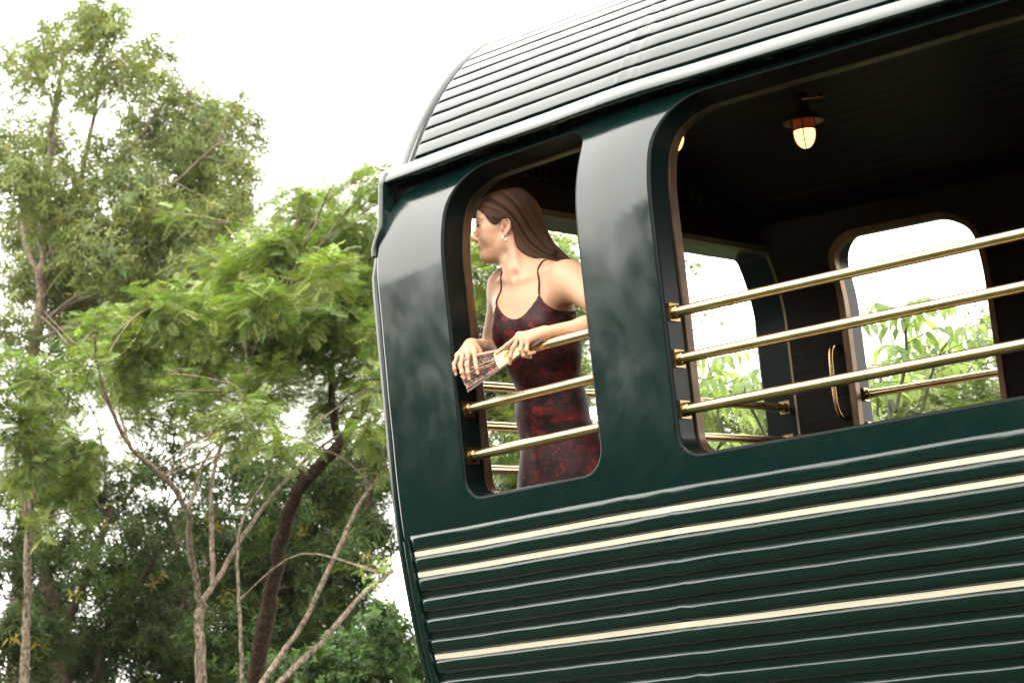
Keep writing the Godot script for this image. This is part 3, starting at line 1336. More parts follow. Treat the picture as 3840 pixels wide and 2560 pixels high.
func plant_trees() -> void:
	tree("tall_tree", "tallest tree at the left edge with olive sickle leaves and pale trunk", "sickle",
		[[[Vector3(-29.17, -0.15, -20.82), Vector3(-28.11, 4.16, -20.78), Vector3(-27.84, 5.27, -20.76), Vector3(-27.60, 6.23, -20.76), Vector3(-27.24, 7.87, -20.71), Vector3(-26.91, 9.20, -20.70), Vector3(-26.65, 10.09, -20.72)], 0.135, 0.100],
		[[Vector3(-26.65, 10.09, -20.72), Vector3(-26.59, 10.54, -20.68), Vector3(-26.44, 11.28, -20.65), Vector3(-26.15, 12.32, -20.66), Vector3(-25.88, 13.20, -20.70), Vector3(-25.70, 13.86, -20.71)], 0.100, 0.030],
		[[Vector3(-26.66, 10.01, -20.73), Vector3(-26.44, 10.37, -20.83), Vector3(-26.13, 10.94, -20.96), Vector3(-25.81, 11.74, -21.05), Vector3(-25.54, 12.54, -21.10), Vector3(-25.26, 13.43, -21.14)], 0.085, 0.025],
		[[Vector3(-26.54, 10.23, -20.78), Vector3(-25.75, 10.23, -20.91), Vector3(-24.82, 10.52, -21.10), Vector3(-23.87, 10.94, -21.28), Vector3(-22.92, 11.42, -21.44)], 0.060, 0.020],
		[[Vector3(-26.77, 9.72, -20.71), Vector3(-27.24, 10.53, -20.82), Vector3(-27.56, 11.65, -20.98), Vector3(-27.82, 12.79, -21.19)], 0.060, 0.020],
		[[Vector3(-26.17, 10.87, -20.94), Vector3(-25.76, 11.55, -21.55), Vector3(-25.39, 12.33, -22.11), Vector3(-25.23, 12.92, -22.54)], 0.050, 0.018],
		[[Vector3(-26.95, 9.06, -20.70), Vector3(-26.57, 9.42, -21.35), Vector3(-26.05, 9.70, -22.13), Vector3(-25.55, 9.74, -22.93)], 0.050, 0.018]],
		[[Vector3(-24.36, 10.36, -21.98), 0.53, 1.21], [Vector3(-25.73, 11.02, -22.49), 0.55, 1.21], [Vector3(-24.34, 9.54, -19.81), 0.58, 1.10], [Vector3(-24.85, 8.86, -21.26), 0.60, 1.21], [Vector3(-23.38, 9.56, -21.38), 0.44, 1.32], [Vector3(-22.79, 10.26, -21.39), 0.36, 1.21], [Vector3(-25.21, 10.48, -19.99), 0.51, 0.88], [Vector3(-25.99, 11.20, -20.14), 0.45, 0.88], [Vector3(-25.16, 11.51, -21.01), 0.53, 0.77], [Vector3(-24.59, 11.68, -22.23), 0.53, 0.94], [Vector3(-24.00, 9.40, -22.47), 0.34, 0.99], [Vector3(-27.24, 9.87, -21.36), 0.47, 0.99], [Vector3(-23.85, 8.69, -21.52), 0.44, 1.10], [Vector3(-27.64, 9.29, -22.25), 0.55, 0.99], [Vector3(-23.71, 13.24, -19.71), 0.58, 0.72], [Vector3(-26.41, 13.88, -21.12), 0.70, 0.72], [Vector3(-26.07, 13.16, -20.09), 0.68, 0.50], [Vector3(-24.91, 13.28, -21.77), 0.54, 0.72], [Vector3(-24.47, 12.45, -19.92), 0.58, 0.40], [Vector3(-24.17, 12.65, -20.44), 0.51, 0.58], [Vector3(-25.36, 12.87, -22.87), 0.63, 0.72], [Vector3(-25.19, 12.85, -23.95), 0.36, 0.72], [Vector3(-23.00, 11.77, -22.17), 0.34, 0.77], [Vector3(-24.66, 12.03, -22.97), 0.74, 1.02], [Vector3(-26.08, 12.35, -22.84), 0.71, 0.94], [Vector3(-27.55, 12.56, -21.76), 0.71, 0.59], [Vector3(-25.39, 11.69, -19.04), 0.51, 0.68], [Vector3(-25.31, 10.92, -19.00), 0.58, 1.10], [Vector3(-22.78, 10.89, -21.71), 0.37, 0.94], [Vector3(-25.56, 11.41, -23.44), 0.71, 1.43], [Vector3(-24.03, 10.57, -20.40), 0.65, 1.10], [Vector3(-25.77, 10.92, -20.80), 0.68, 0.88], [Vector3(-28.37, 11.02, -21.79), 0.64, 1.10], [Vector3(-24.32, 10.38, -22.67), 0.46, 1.32], [Vector3(-25.45, 10.34, -22.69), 0.78, 1.43], [Vector3(-25.04, 10.01, -20.95), 0.67, 1.21], [Vector3(-27.00, 10.23, -21.48), 0.62, 0.99], [Vector3(-25.10, 10.05, -23.83), 0.35, 0.77], [Vector3(-23.18, 9.03, -20.92), 0.50, 1.32], [Vector3(-26.20, 9.68, -22.57), 0.63, 1.43], [Vector3(-27.81, 9.76, -22.65), 0.56, 1.21], [Vector3(-27.83, 9.89, -21.25), 0.55, 0.88], [Vector3(-26.61, 8.78, -19.78), 0.45, 0.88], [Vector3(-27.74, 9.11, -21.71), 0.47, 0.88], [Vector3(-24.72, 8.40, -20.32), 0.44, 0.88], [Vector3(-25.05, 8.79, -21.94), 0.45, 0.99], [Vector3(-25.02, 11.12, -24.09), 0.32, 0.99], [Vector3(-22.81, 11.50, -22.26), 0.19, 0.77], [Vector3(-24.63, 13.90, -20.33), 0.37, 0.58], [Vector3(-23.76, 13.60, -20.18), 0.33, 0.58], [Vector3(-22.94, 12.92, -20.33), 0.29, 0.50], [Vector3(-27.17, 13.91, -20.56), 0.35, 0.43], [Vector3(-22.69, 12.15, -21.76), 0.18, 0.58]], "")
	tree("feathery_tree", "feathery light green tree with a dark forked trunk beside the carriage", "frond",
		[[[Vector3(-14.00, -0.15, -11.44), Vector3(-12.05, 2.45, -10.53), Vector3(-11.61, 3.04, -10.32), Vector3(-11.21, 3.52, -10.10), Vector3(-10.76, 3.83, -9.97), Vector3(-10.23, 4.11, -9.90), Vector3(-9.76, 4.39, -9.78), Vector3(-9.36, 4.70, -9.60)], 0.085, 0.042],
		[[Vector3(-11.45, 3.93, -10.69), Vector3(-11.31, 4.32, -10.24), Vector3(-11.10, 4.73, -9.85), Vector3(-10.80, 5.07, -9.53), Vector3(-10.31, 5.41, -9.36)], 0.040, 0.015],
		[[Vector3(-11.12, 4.27, -10.88), Vector3(-11.32, 4.82, -11.04), Vector3(-11.42, 5.37, -11.28), Vector3(-11.45, 5.93, -11.58)], 0.045, 0.012]],
		[[Vector3(-10.19, 5.81, -11.00), 0.25, 0.80], [Vector3(-9.32, 5.14, -9.92), 0.23, 0.90], [Vector3(-10.58, 5.01, -11.38), 0.25, 0.90], [Vector3(-10.12, 6.21, -10.97), 0.17, 0.70], [Vector3(-10.53, 4.43, -10.94), 0.19, 0.60], [Vector3(-10.50, 5.72, -10.29), 0.28, 1.00], [Vector3(-10.74, 5.47, -9.57), 0.28, 1.00], [Vector3(-11.36, 6.11, -10.88), 0.26, 1.00], [Vector3(-10.01, 6.05, -10.46), 0.18, 0.90], [Vector3(-9.95, 5.79, -10.41), 0.20, 1.00], [Vector3(-10.88, 5.62, -11.36), 0.23, 1.10], [Vector3(-11.08, 5.45, -10.81), 0.34, 1.10], [Vector3(-10.40, 5.64, -9.48), 0.24, 1.00], [Vector3(-11.45, 5.24, -10.49), 0.29, 1.00], [Vector3(-10.71, 6.01, -9.39), 0.14, 0.70], [Vector3(-12.79, 5.36, -10.68), 0.26, 1.00], [Vector3(-11.48, 5.25, -12.04), 0.22, 1.00], [Vector3(-11.41, 6.11, -10.26), 0.17, 0.70], [Vector3(-11.26, 7.21, -11.79), 0.07, 0.80], [Vector3(-9.41, 6.39, -9.84), 0.12, 0.60], [Vector3(-10.54, 6.68, -10.88), 0.10, 0.50], [Vector3(-9.73, 6.34, -9.54), 0.07, 0.40], [Vector3(-11.00, 6.49, -10.19), 0.10, 0.50], [Vector3(-11.52, 4.75, -8.61), 0.20, 0.80], [Vector3(-10.34, 5.88, -9.44), 0.24, 1.00], [Vector3(-11.18, 6.42, -10.85), 0.32, 1.10], [Vector3(-10.07, 5.95, -10.09), 0.30, 1.00], [Vector3(-9.59, 6.15, -9.88), 0.20, 0.70], [Vector3(-9.82, 6.55, -10.14), 0.11, 0.50], [Vector3(-11.18, 5.82, -9.83), 0.31, 1.00], [Vector3(-11.10, 5.77, -10.44), 0.42, 1.20], [Vector3(-10.10, 5.46, -10.06), 0.38, 1.20], [Vector3(-12.30, 5.56, -10.36), 0.32, 1.10], [Vector3(-11.61, 5.38, -10.20), 0.38, 1.20], [Vector3(-11.26, 5.26, -10.60), 0.40, 1.20], [Vector3(-10.56, 5.09, -10.63), 0.31, 1.20], [Vector3(-12.98, 5.38, -10.57), 0.33, 1.00], [Vector3(-12.70, 5.21, -9.83), 0.28, 1.00], [Vector3(-10.70, 4.73, -9.56), 0.28, 1.00], [Vector3(-11.58, 4.87, -11.33), 0.30, 0.90], [Vector3(-13.04, 5.21, -11.34), 0.27, 0.90], [Vector3(-12.18, 4.87, -9.94), 0.23, 0.80], [Vector3(-12.23, 4.73, -11.73), 0.20, 0.60], [Vector3(-12.03, 4.74, -9.35), 0.20, 0.70], [Vector3(-12.85, 5.10, -9.68), 0.21, 0.70], [Vector3(-10.45, 5.71, -10.78), 0.25, 1.00], [Vector3(-10.63, 4.70, -10.89), 0.17, 0.80], [Vector3(-12.42, 5.92, -10.82), 0.24, 1.00], [Vector3(-11.81, 6.14, -10.13), 0.17, 0.70], [Vector3(-12.45, 6.75, -11.44), 0.16, 0.50], [Vector3(-11.21, 6.66, -10.54), 0.13, 0.50], [Vector3(-9.95, 6.34, -9.44), 0.14, 0.50], [Vector3(-10.40, 6.42, -10.39), 0.16, 0.60], [Vector3(-12.87, 6.85, -10.62), 0.12, 0.50], [Vector3(-12.53, 4.94, -9.22), 0.16, 0.60], [Vector3(-10.95, 4.27, -8.83), 0.15, 0.50]], "")
	tree("feathery_tree", "feathery tree with three thin pale stems forking low", "frond",
		[[[Vector3(-11.40, -0.15, -8.99), Vector3(-11.08, 2.10, -8.78), Vector3(-11.02, 2.55, -8.74), Vector3(-10.97, 2.79, -8.73)], 0.050, 0.042],
		[[Vector3(-10.97, 2.79, -8.73), Vector3(-10.80, 3.25, -8.50), Vector3(-10.60, 3.56, -8.31), Vector3(-10.58, 3.89, -7.99), Vector3(-10.56, 4.07, -7.69), Vector3(-10.48, 4.41, -7.41), Vector3(-10.33, 4.74, -7.18), Vector3(-10.16, 4.91, -7.01)], 0.030, 0.011],
		[[Vector3(-10.97, 2.79, -8.73), Vector3(-11.10, 3.01, -9.10), Vector3(-11.14, 3.40, -9.50), Vector3(-11.06, 3.87, -9.99), Vector3(-10.91, 4.27, -10.53), Vector3(-10.79, 4.46, -11.10)], 0.028, 0.012],
		[[Vector3(-10.86, 2.93, -8.79), Vector3(-10.92, 3.45, -8.89), Vector3(-10.96, 3.96, -9.02), Vector3(-10.90, 4.43, -9.23), Vector3(-10.86, 4.75, -9.45), Vector3(-10.96, 5.18, -9.54)], 0.026, 0.010],
		[[Vector3(-10.91, 3.60, -8.61), Vector3(-11.08, 4.06, -9.03), Vector3(-11.32, 4.26, -9.45)], 0.020, 0.008],
		[[Vector3(-11.28, 4.57, -8.13), Vector3(-11.44, 5.05, -7.91), Vector3(-11.57, 5.33, -7.76), Vector3(-11.69, 5.50, -7.63)], 0.014, 0.005],
		[[Vector3(-11.30, 4.95, -8.04), Vector3(-11.47, 5.21, -7.86), Vector3(-11.58, 5.43, -7.73)], 0.012, 0.005],
		[[Vector3(-11.20, 4.18, -8.27), Vector3(-11.23, 4.68, -8.15), Vector3(-11.14, 4.86, -8.18)], 0.012, 0.005]],
		[[Vector3(-11.16, 5.06, -8.32), 0.26, 0.96], [Vector3(-11.70, 5.29, -8.46), 0.23, 0.72], [Vector3(-10.29, 5.26, -7.96), 0.25, 0.96], [Vector3(-10.96, 5.18, -8.30), 0.22, 0.96], [Vector3(-12.03, 4.60, -9.06), 0.19, 0.60], [Vector3(-11.48, 4.65, -9.48), 0.21, 0.72], [Vector3(-9.54, 4.18, -8.12), 0.21, 0.84], [Vector3(-9.85, 4.08, -8.21), 0.17, 0.60], [Vector3(-9.26, 3.92, -8.11), 0.16, 0.60], [Vector3(-10.50, 5.18, -8.39), 0.26, 1.08], [Vector3(-10.31, 4.69, -7.05), 0.16, 0.60], [Vector3(-9.97, 5.30, -8.84), 0.22, 0.96], [Vector3(-10.14, 5.26, -9.45), 0.22, 0.96], [Vector3(-9.13, 5.40, -8.79), 0.21, 0.96]], "")
	tree("leaning_tree", "slender tree whose bare pale stems lean right behind the carriage end", "frond",
		[[[Vector3(-10.76, -0.15, -6.58), Vector3(-9.96, 2.03, -8.39), Vector3(-9.80, 2.46, -8.74), Vector3(-9.63, 3.06, -9.07), Vector3(-9.55, 3.50, -9.37), Vector3(-9.51, 3.75, -9.67)], 0.027, 0.017],
		[[Vector3(-9.82, -0.15, -4.72), Vector3(-9.85, 2.01, -8.48), Vector3(-9.85, 2.34, -9.05), Vector3(-9.87, 2.70, -9.61), Vector3(-9.95, 2.93, -10.14)], 0.029, 0.018],
		[[Vector3(-10.49, -0.15, -8.41), Vector3(-10.09, 2.05, -8.28), Vector3(-10.01, 2.50, -8.25), Vector3(-9.93, 3.04, -8.20), Vector3(-9.82, 3.42, -8.21), Vector3(-9.52, 3.82, -8.37)], 0.020, 0.009]],
		[[Vector3(-9.49, 4.06, -9.54), 0.17, 0.60], [Vector3(-8.83, 4.39, -8.92), 0.16, 0.60], [Vector3(-9.52, 3.73, -9.60), 0.11, 0.40], [Vector3(-8.94, 4.87, -9.16), 0.18, 0.80], [Vector3(-9.17, 4.08, -9.09), 0.15, 0.50], [Vector3(-9.07, 3.92, -7.97), 0.14, 0.40], [Vector3(-9.98, 4.09, -9.18), 0.15, 0.40], [Vector3(-8.36, 2.75, -8.22), 0.09, 0.30]], "")
	tree("feathery_tree", "feathery bush tree low at the left edge before the pale trunk", "frond",
		[[[Vector3(-13.55, -0.15, -8.60), Vector3(-13.07, 2.29, -8.48), Vector3(-12.94, 2.95, -8.45), Vector3(-12.80, 3.73, -8.40), Vector3(-12.64, 4.11, -8.45), Vector3(-12.43, 4.25, -8.59)], 0.050, 0.020],
		[[Vector3(-12.80, 3.73, -8.40), Vector3(-12.79, 4.21, -8.32), Vector3(-12.68, 4.60, -8.32), Vector3(-12.50, 4.94, -8.40)], 0.030, 0.012]],
		[[Vector3(-12.19, 4.20, -7.93), 0.26, 1.17], [Vector3(-13.16, 4.28, -9.15), 0.27, 1.17], [Vector3(-12.16, 4.54, -7.83), 0.21, 1.04], [Vector3(-13.26, 4.76, -9.12), 0.25, 1.17], [Vector3(-12.25, 4.42, -8.65), 0.20, 0.91], [Vector3(-12.86, 3.94, -8.66), 0.20, 0.65], [Vector3(-13.35, 4.09, -8.72), 0.20, 0.78], [Vector3(-12.41, 4.04, -8.70), 0.20, 0.78], [Vector3(-11.74, 4.22, -8.50), 0.17, 0.65], [Vector3(-12.11, 4.96, -7.73), 0.19, 0.78], [Vector3(-11.74, 4.86, -7.71), 0.17, 0.78], [Vector3(-12.75, 4.96, -8.92), 0.18, 0.65], [Vector3(-12.25, 3.78, -8.64), 0.13, 0.39], [Vector3(-12.07, 3.58, -7.95), 0.09, 0.65]], "")
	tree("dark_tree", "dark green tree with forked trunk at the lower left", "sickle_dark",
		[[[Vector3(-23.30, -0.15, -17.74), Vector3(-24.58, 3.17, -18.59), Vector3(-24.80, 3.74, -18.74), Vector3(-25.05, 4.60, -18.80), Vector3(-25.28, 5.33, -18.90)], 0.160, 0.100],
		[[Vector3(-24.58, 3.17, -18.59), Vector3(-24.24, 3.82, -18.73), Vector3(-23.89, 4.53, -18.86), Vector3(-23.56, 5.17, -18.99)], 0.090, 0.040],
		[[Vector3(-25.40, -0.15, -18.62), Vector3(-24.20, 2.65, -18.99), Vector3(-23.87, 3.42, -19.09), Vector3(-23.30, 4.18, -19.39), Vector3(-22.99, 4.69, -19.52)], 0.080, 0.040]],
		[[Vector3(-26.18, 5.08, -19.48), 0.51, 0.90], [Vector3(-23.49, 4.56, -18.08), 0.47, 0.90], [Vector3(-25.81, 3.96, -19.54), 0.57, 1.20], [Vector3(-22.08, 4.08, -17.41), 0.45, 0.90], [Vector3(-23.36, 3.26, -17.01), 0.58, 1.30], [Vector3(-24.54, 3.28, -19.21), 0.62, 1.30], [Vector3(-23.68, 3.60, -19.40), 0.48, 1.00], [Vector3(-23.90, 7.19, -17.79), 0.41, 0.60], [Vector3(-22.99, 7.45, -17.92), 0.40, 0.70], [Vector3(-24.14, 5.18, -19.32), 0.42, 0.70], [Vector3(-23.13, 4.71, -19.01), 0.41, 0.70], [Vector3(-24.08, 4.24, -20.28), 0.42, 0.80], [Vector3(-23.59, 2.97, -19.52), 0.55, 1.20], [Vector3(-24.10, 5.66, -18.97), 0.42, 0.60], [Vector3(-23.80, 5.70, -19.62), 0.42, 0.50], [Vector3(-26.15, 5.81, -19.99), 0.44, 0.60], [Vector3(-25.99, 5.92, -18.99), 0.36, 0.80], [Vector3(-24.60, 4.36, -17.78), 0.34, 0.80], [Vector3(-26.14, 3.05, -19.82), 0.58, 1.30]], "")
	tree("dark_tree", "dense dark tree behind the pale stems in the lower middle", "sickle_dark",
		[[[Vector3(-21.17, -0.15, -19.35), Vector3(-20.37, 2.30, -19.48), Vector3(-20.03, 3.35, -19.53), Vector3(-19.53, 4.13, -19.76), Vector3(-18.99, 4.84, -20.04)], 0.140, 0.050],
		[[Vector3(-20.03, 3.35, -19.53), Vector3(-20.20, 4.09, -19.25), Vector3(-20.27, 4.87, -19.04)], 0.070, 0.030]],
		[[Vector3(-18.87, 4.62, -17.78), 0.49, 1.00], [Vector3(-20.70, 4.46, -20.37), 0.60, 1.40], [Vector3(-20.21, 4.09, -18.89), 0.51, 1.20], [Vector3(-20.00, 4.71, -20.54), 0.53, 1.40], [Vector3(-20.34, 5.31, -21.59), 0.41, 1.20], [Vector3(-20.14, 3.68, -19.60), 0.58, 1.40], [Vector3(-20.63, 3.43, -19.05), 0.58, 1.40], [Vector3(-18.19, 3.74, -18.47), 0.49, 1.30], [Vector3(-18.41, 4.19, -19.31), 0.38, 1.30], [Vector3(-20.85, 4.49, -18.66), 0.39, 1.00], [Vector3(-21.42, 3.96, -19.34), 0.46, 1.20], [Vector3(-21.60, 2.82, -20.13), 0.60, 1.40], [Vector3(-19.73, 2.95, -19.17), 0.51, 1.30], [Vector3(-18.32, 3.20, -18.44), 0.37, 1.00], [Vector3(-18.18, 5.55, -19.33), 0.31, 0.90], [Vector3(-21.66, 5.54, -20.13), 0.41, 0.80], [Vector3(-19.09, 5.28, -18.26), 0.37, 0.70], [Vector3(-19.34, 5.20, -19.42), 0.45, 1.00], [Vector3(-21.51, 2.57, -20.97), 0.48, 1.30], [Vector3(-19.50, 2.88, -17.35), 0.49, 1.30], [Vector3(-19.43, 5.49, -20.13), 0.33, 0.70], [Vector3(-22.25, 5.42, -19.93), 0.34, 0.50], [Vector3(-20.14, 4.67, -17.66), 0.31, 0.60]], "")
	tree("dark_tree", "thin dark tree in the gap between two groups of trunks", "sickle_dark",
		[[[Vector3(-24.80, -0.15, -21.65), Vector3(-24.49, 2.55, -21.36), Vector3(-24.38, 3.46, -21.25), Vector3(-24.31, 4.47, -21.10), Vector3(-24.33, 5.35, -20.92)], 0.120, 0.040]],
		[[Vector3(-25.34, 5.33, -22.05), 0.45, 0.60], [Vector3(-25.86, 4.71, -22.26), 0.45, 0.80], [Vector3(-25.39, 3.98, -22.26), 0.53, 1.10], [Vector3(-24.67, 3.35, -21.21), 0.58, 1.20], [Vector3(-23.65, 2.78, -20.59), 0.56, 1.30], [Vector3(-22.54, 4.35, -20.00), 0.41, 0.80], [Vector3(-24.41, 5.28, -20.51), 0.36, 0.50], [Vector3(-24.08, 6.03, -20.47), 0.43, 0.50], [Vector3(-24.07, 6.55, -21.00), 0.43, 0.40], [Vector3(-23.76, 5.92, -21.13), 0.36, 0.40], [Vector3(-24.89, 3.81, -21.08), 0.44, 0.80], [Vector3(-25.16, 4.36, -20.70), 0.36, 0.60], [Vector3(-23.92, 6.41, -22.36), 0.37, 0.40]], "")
	tree("round_shrub", "fresh green shrub low beside the carriage end", "shrub",
		[[[Vector3(-15.24, -0.15, -14.98), Vector3(-14.73, 1.91, -14.96), Vector3(-14.66, 2.21, -14.96), Vector3(-14.52, 2.65, -14.98)], 0.050, 0.020]],
		[[Vector3(-13.81, 2.66, -14.27), 0.21, 1.20], [Vector3(-14.64, 2.46, -14.93), 0.26, 1.40], [Vector3(-14.89, 2.34, -14.74), 0.28, 1.40], [Vector3(-13.93, 2.36, -14.55), 0.22, 1.40], [Vector3(-14.64, 2.15, -14.07), 0.30, 1.40], [Vector3(-14.27, 2.09, -14.56), 0.30, 1.50], [Vector3(-14.25, 2.16, -15.07), 0.23, 1.40], [Vector3(-15.01, 2.24, -14.03), 0.25, 1.20], [Vector3(-13.91, 2.87, -14.34), 0.09, 0.70], [Vector3(-15.47, 2.23, -13.93), 0.25, 1.20]], "")
	tree("feathery_tree", "feathery green tree seen through the first window around the woman", "frond",
		[[[Vector3(-8.36, -0.15, -10.07), Vector3(-8.00, 2.75, -9.77), Vector3(-7.93, 3.28, -9.71), Vector3(-7.86, 3.82, -9.66), Vector3(-7.82, 4.36, -9.58), Vector3(-7.78, 4.90, -9.50)], 0.090, 0.030],
		[[Vector3(-7.86, 3.82, -9.66), Vector3(-7.60, 4.33, -9.76), Vector3(-7.42, 4.85, -9.80)], 0.035, 0.012],
		[[Vector3(-7.85, 3.96, -9.64), Vector3(-7.94, 4.48, -9.46), Vector3(-8.00, 4.96, -9.32)], 0.030, 0.010]],
		[[Vector3(-8.34, 5.56, -9.77), 0.15, 1.05], [Vector3(-7.22, 4.99, -8.44), 0.18, 1.35], [Vector3(-8.23, 4.99, -9.55), 0.19, 1.35], [Vector3(-8.40, 4.73, -9.82), 0.21, 1.50], [Vector3(-7.91, 4.95, -9.39), 0.17, 1.20], [Vector3(-7.72, 4.30, -8.82), 0.18, 1.50], [Vector3(-7.55, 4.10, -8.92), 0.20, 1.50], [Vector3(-8.27, 4.04, -10.10), 0.21, 1.20], [Vector3(-7.60, 3.86, -8.83), 0.18, 1.05], [Vector3(-7.39, 3.58, -8.80), 0.18, 1.20], [Vector3(-8.39, 3.57, -9.87), 0.19, 1.20], [Vector3(-8.54, 3.64, -10.56), 0.20, 1.20], [Vector3(-6.68, 5.02, -8.81), 0.14, 1.05], [Vector3(-7.41, 5.40, -9.73), 0.10, 0.90], [Vector3(-7.81, 5.20, -10.38), 0.13, 0.90], [Vector3(-7.55, 4.89, -10.03), 0.17, 1.20], [Vector3(-7.79, 4.58, -10.24), 0.17, 1.35], [Vector3(-7.18, 4.14, -9.48), 0.16, 1.35], [Vector3(-8.15, 4.05, -10.68), 0.17, 1.35], [Vector3(-7.89, 4.96, -10.07), 0.21, 1.20], [Vector3(-7.73, 5.19, -9.61), 0.19, 0.90], [Vector3(-7.27, 4.40, -8.90), 0.24, 1.20], [Vector3(-7.50, 4.12, -9.49), 0.25, 1.20], [Vector3(-8.33, 3.34, -9.93), 0.19, 1.05]], "")
	tree("feathery_tree", "feathery yellow green tree at the right of the far window", "frond",
		[[[Vector3(-4.64, -0.15, -11.68), Vector3(-4.26, 2.80, -11.38), Vector3(-4.20, 3.30, -11.32), Vector3(-4.22, 3.65, -11.24), Vector3(-4.28, 4.07, -11.11)], 0.060, 0.020],
		[[Vector3(-4.20, 3.30, -11.32), Vector3(-4.39, 3.60, -11.12), Vector3(-4.66, 3.78, -10.87), Vector3(-4.92, 3.98, -10.63)], 0.020, 0.006]],
		[[Vector3(-4.32, 3.80, -10.31), 0.18, 0.35], [Vector3(-4.49, 3.70, -9.79), 0.18, 0.40], [Vector3(-4.72, 3.99, -10.69), 0.15, 0.25], [Vector3(-5.37, 3.68, -10.92), 0.23, 0.50], [Vector3(-4.12, 4.11, -11.02), 0.15, 0.40], [Vector3(-4.51, 3.48, -11.01), 0.23, 0.60], [Vector3(-4.42, 3.46, -9.87), 0.21, 0.55], [Vector3(-4.35, 3.46, -11.14), 0.23, 0.60], [Vector3(-4.59, 4.47, -11.92), 0.12, 0.30], [Vector3(-4.58, 4.20, -11.75), 0.16, 0.40], [Vector3(-4.66, 4.09, -11.40), 0.15, 0.40], [Vector3(-4.00, 3.74, -10.39), 0.18, 0.50], [Vector3(-4.94, 3.86, -11.65), 0.18, 0.50], [Vector3(-5.08, 3.80, -11.45), 0.16, 0.50], [Vector3(-4.14, 3.54, -10.46), 0.16, 0.55], [Vector3(-5.09, 3.64, -10.91), 0.17, 0.50], [Vector3(-4.69, 3.46, -9.68), 0.14, 0.50], [Vector3(-4.30, 3.42, -10.24), 0.18, 0.55], [Vector3(-4.02, 3.84, -10.89), 0.15, 0.45], [Vector3(-3.87, 3.57, -10.65), 0.18, 0.50], [Vector3(-5.15, 3.52, -11.21), 0.19, 0.50], [Vector3(-4.65, 4.31, -11.59), 0.12, 0.30], [Vector3(-4.89, 3.86, -10.28), 0.13, 0.25]], "")
	tree("feathery_tree", "feathery sapling framed by the open end of the carriage", "frond",
		[[[Vector3(-6.02, -0.15, -9.32), Vector3(-5.74, 2.66, -8.98), Vector3(-5.67, 3.30, -8.90), Vector3(-5.69, 3.79, -8.79), Vector3(-5.66, 4.24, -8.72), Vector3(-5.60, 4.62, -8.69)], 0.040, 0.008],
		[[Vector3(-5.61, 4.20, -8.76), Vector3(-5.49, 4.30, -8.84), Vector3(-5.39, 4.27, -8.92)], 0.008, 0.003],
		[[Vector3(-5.60, 4.62, -8.69), Vector3(-5.53, 4.74, -8.72)], 0.006, 0.003]],
		[[Vector3(-5.16, 3.70, -8.68), 0.16, 0.35], [Vector3(-5.79, 3.55, -9.13), 0.18, 0.50], [Vector3(-5.15, 3.35, -8.93), 0.19, 0.55], [Vector3(-5.61, 3.32, -8.99), 0.18, 0.55], [Vector3(-5.33, 3.62, -8.35), 0.14, 0.45], [Vector3(-5.41, 3.68, -9.67), 0.15, 0.40], [Vector3(-5.82, 3.53, -9.35), 0.15, 0.50], [Vector3(-5.10, 3.49, -8.59), 0.14, 0.50], [Vector3(-5.52, 3.66, -9.65), 0.15, 0.50], [Vector3(-5.37, 3.63, -8.51), 0.10, 0.35], [Vector3(-5.21, 3.36, -8.91), 0.16, 0.50], [Vector3(-5.58, 3.32, -9.13), 0.16, 0.50], [Vector3(-5.49, 3.49, -9.69), 0.15, 0.50], [Vector3(-5.85, 3.97, -9.17), 0.09, 0.25], [Vector3(-5.28, 4.14, -8.27), 0.07, 0.25], [Vector3(-5.55, 4.75, -8.74), 0.06, 0.35], [Vector3(-5.53, 4.71, -8.81), 0.05, 0.30], [Vector3(-5.48, 4.33, -8.82), 0.05, 0.30], [Vector3(-5.57, 4.30, -9.19), 0.04, 0.25], [Vector3(-5.18, 4.32, -8.55), 0.04, 0.25], [Vector3(-5.87, 3.50, -9.11), 0.14, 0.45], [Vector3(-5.26, 4.33, -8.28), 0.05, 0.30]], "")


func plant_saplings() -> void:
	sapling("broad-leaved sapling in the middle of the far window", [Vector3(-1.91, 0.00, -4.90), Vector3(-1.91, 2.69, -4.90), Vector3(-1.86, 2.90, -4.89), Vector3(-1.78, 3.13, -4.90), Vector3(-1.75, 3.33, -4.89), Vector3(-1.76, 3.35, -4.88)], 96, 1, 0.108)
	sapling("broad-leaved sapling arching right in the far window", [Vector3(-2.02, 0.00, -5.20), Vector3(-2.02, 2.62, -5.20), Vector3(-1.90, 2.92, -5.24), Vector3(-1.80, 3.16, -5.27), Vector3(-1.71, 3.27, -5.31)], 88, 2, 0.104)
	sapling("broad-leaved sapling right of centre in the open carriage end", [Vector3(-2.84, 0.00, -5.33), Vector3(-2.84, 2.65, -5.33), Vector3(-2.87, 2.93, -5.25), Vector3(-2.92, 3.13, -5.18), Vector3(-2.95, 3.21, -5.14)], 90, 3, 0.108)
	sapling("broad-leaved sapling left of centre in the open carriage end", [Vector3(-3.27, 0.00, -5.51), Vector3(-3.27, 2.68, -5.51), Vector3(-3.26, 3.02, -5.44), Vector3(-3.26, 3.27, -5.40), Vector3(-3.26, 3.42, -5.37)], 90, 4, 0.104)
	sapling("low broad-leaved sapling under the others in the open carriage end", [Vector3(-2.76, 0.00, -4.91), Vector3(-2.76, 2.54, -4.91), Vector3(-2.76, 2.72, -4.87), Vector3(-2.81, 2.87, -4.80)], 70, 5, 0.105)
	sapling("tip of a broad-leaved sapling at the left edge of the far window", [Vector3(-2.39, 0.00, -5.44), Vector3(-2.39, 2.58, -5.44), Vector3(-2.31, 2.85, -5.45), Vector3(-2.26, 3.06, -5.45), Vector3(-2.21, 3.21, -5.45)], 70, 6, 0.110)


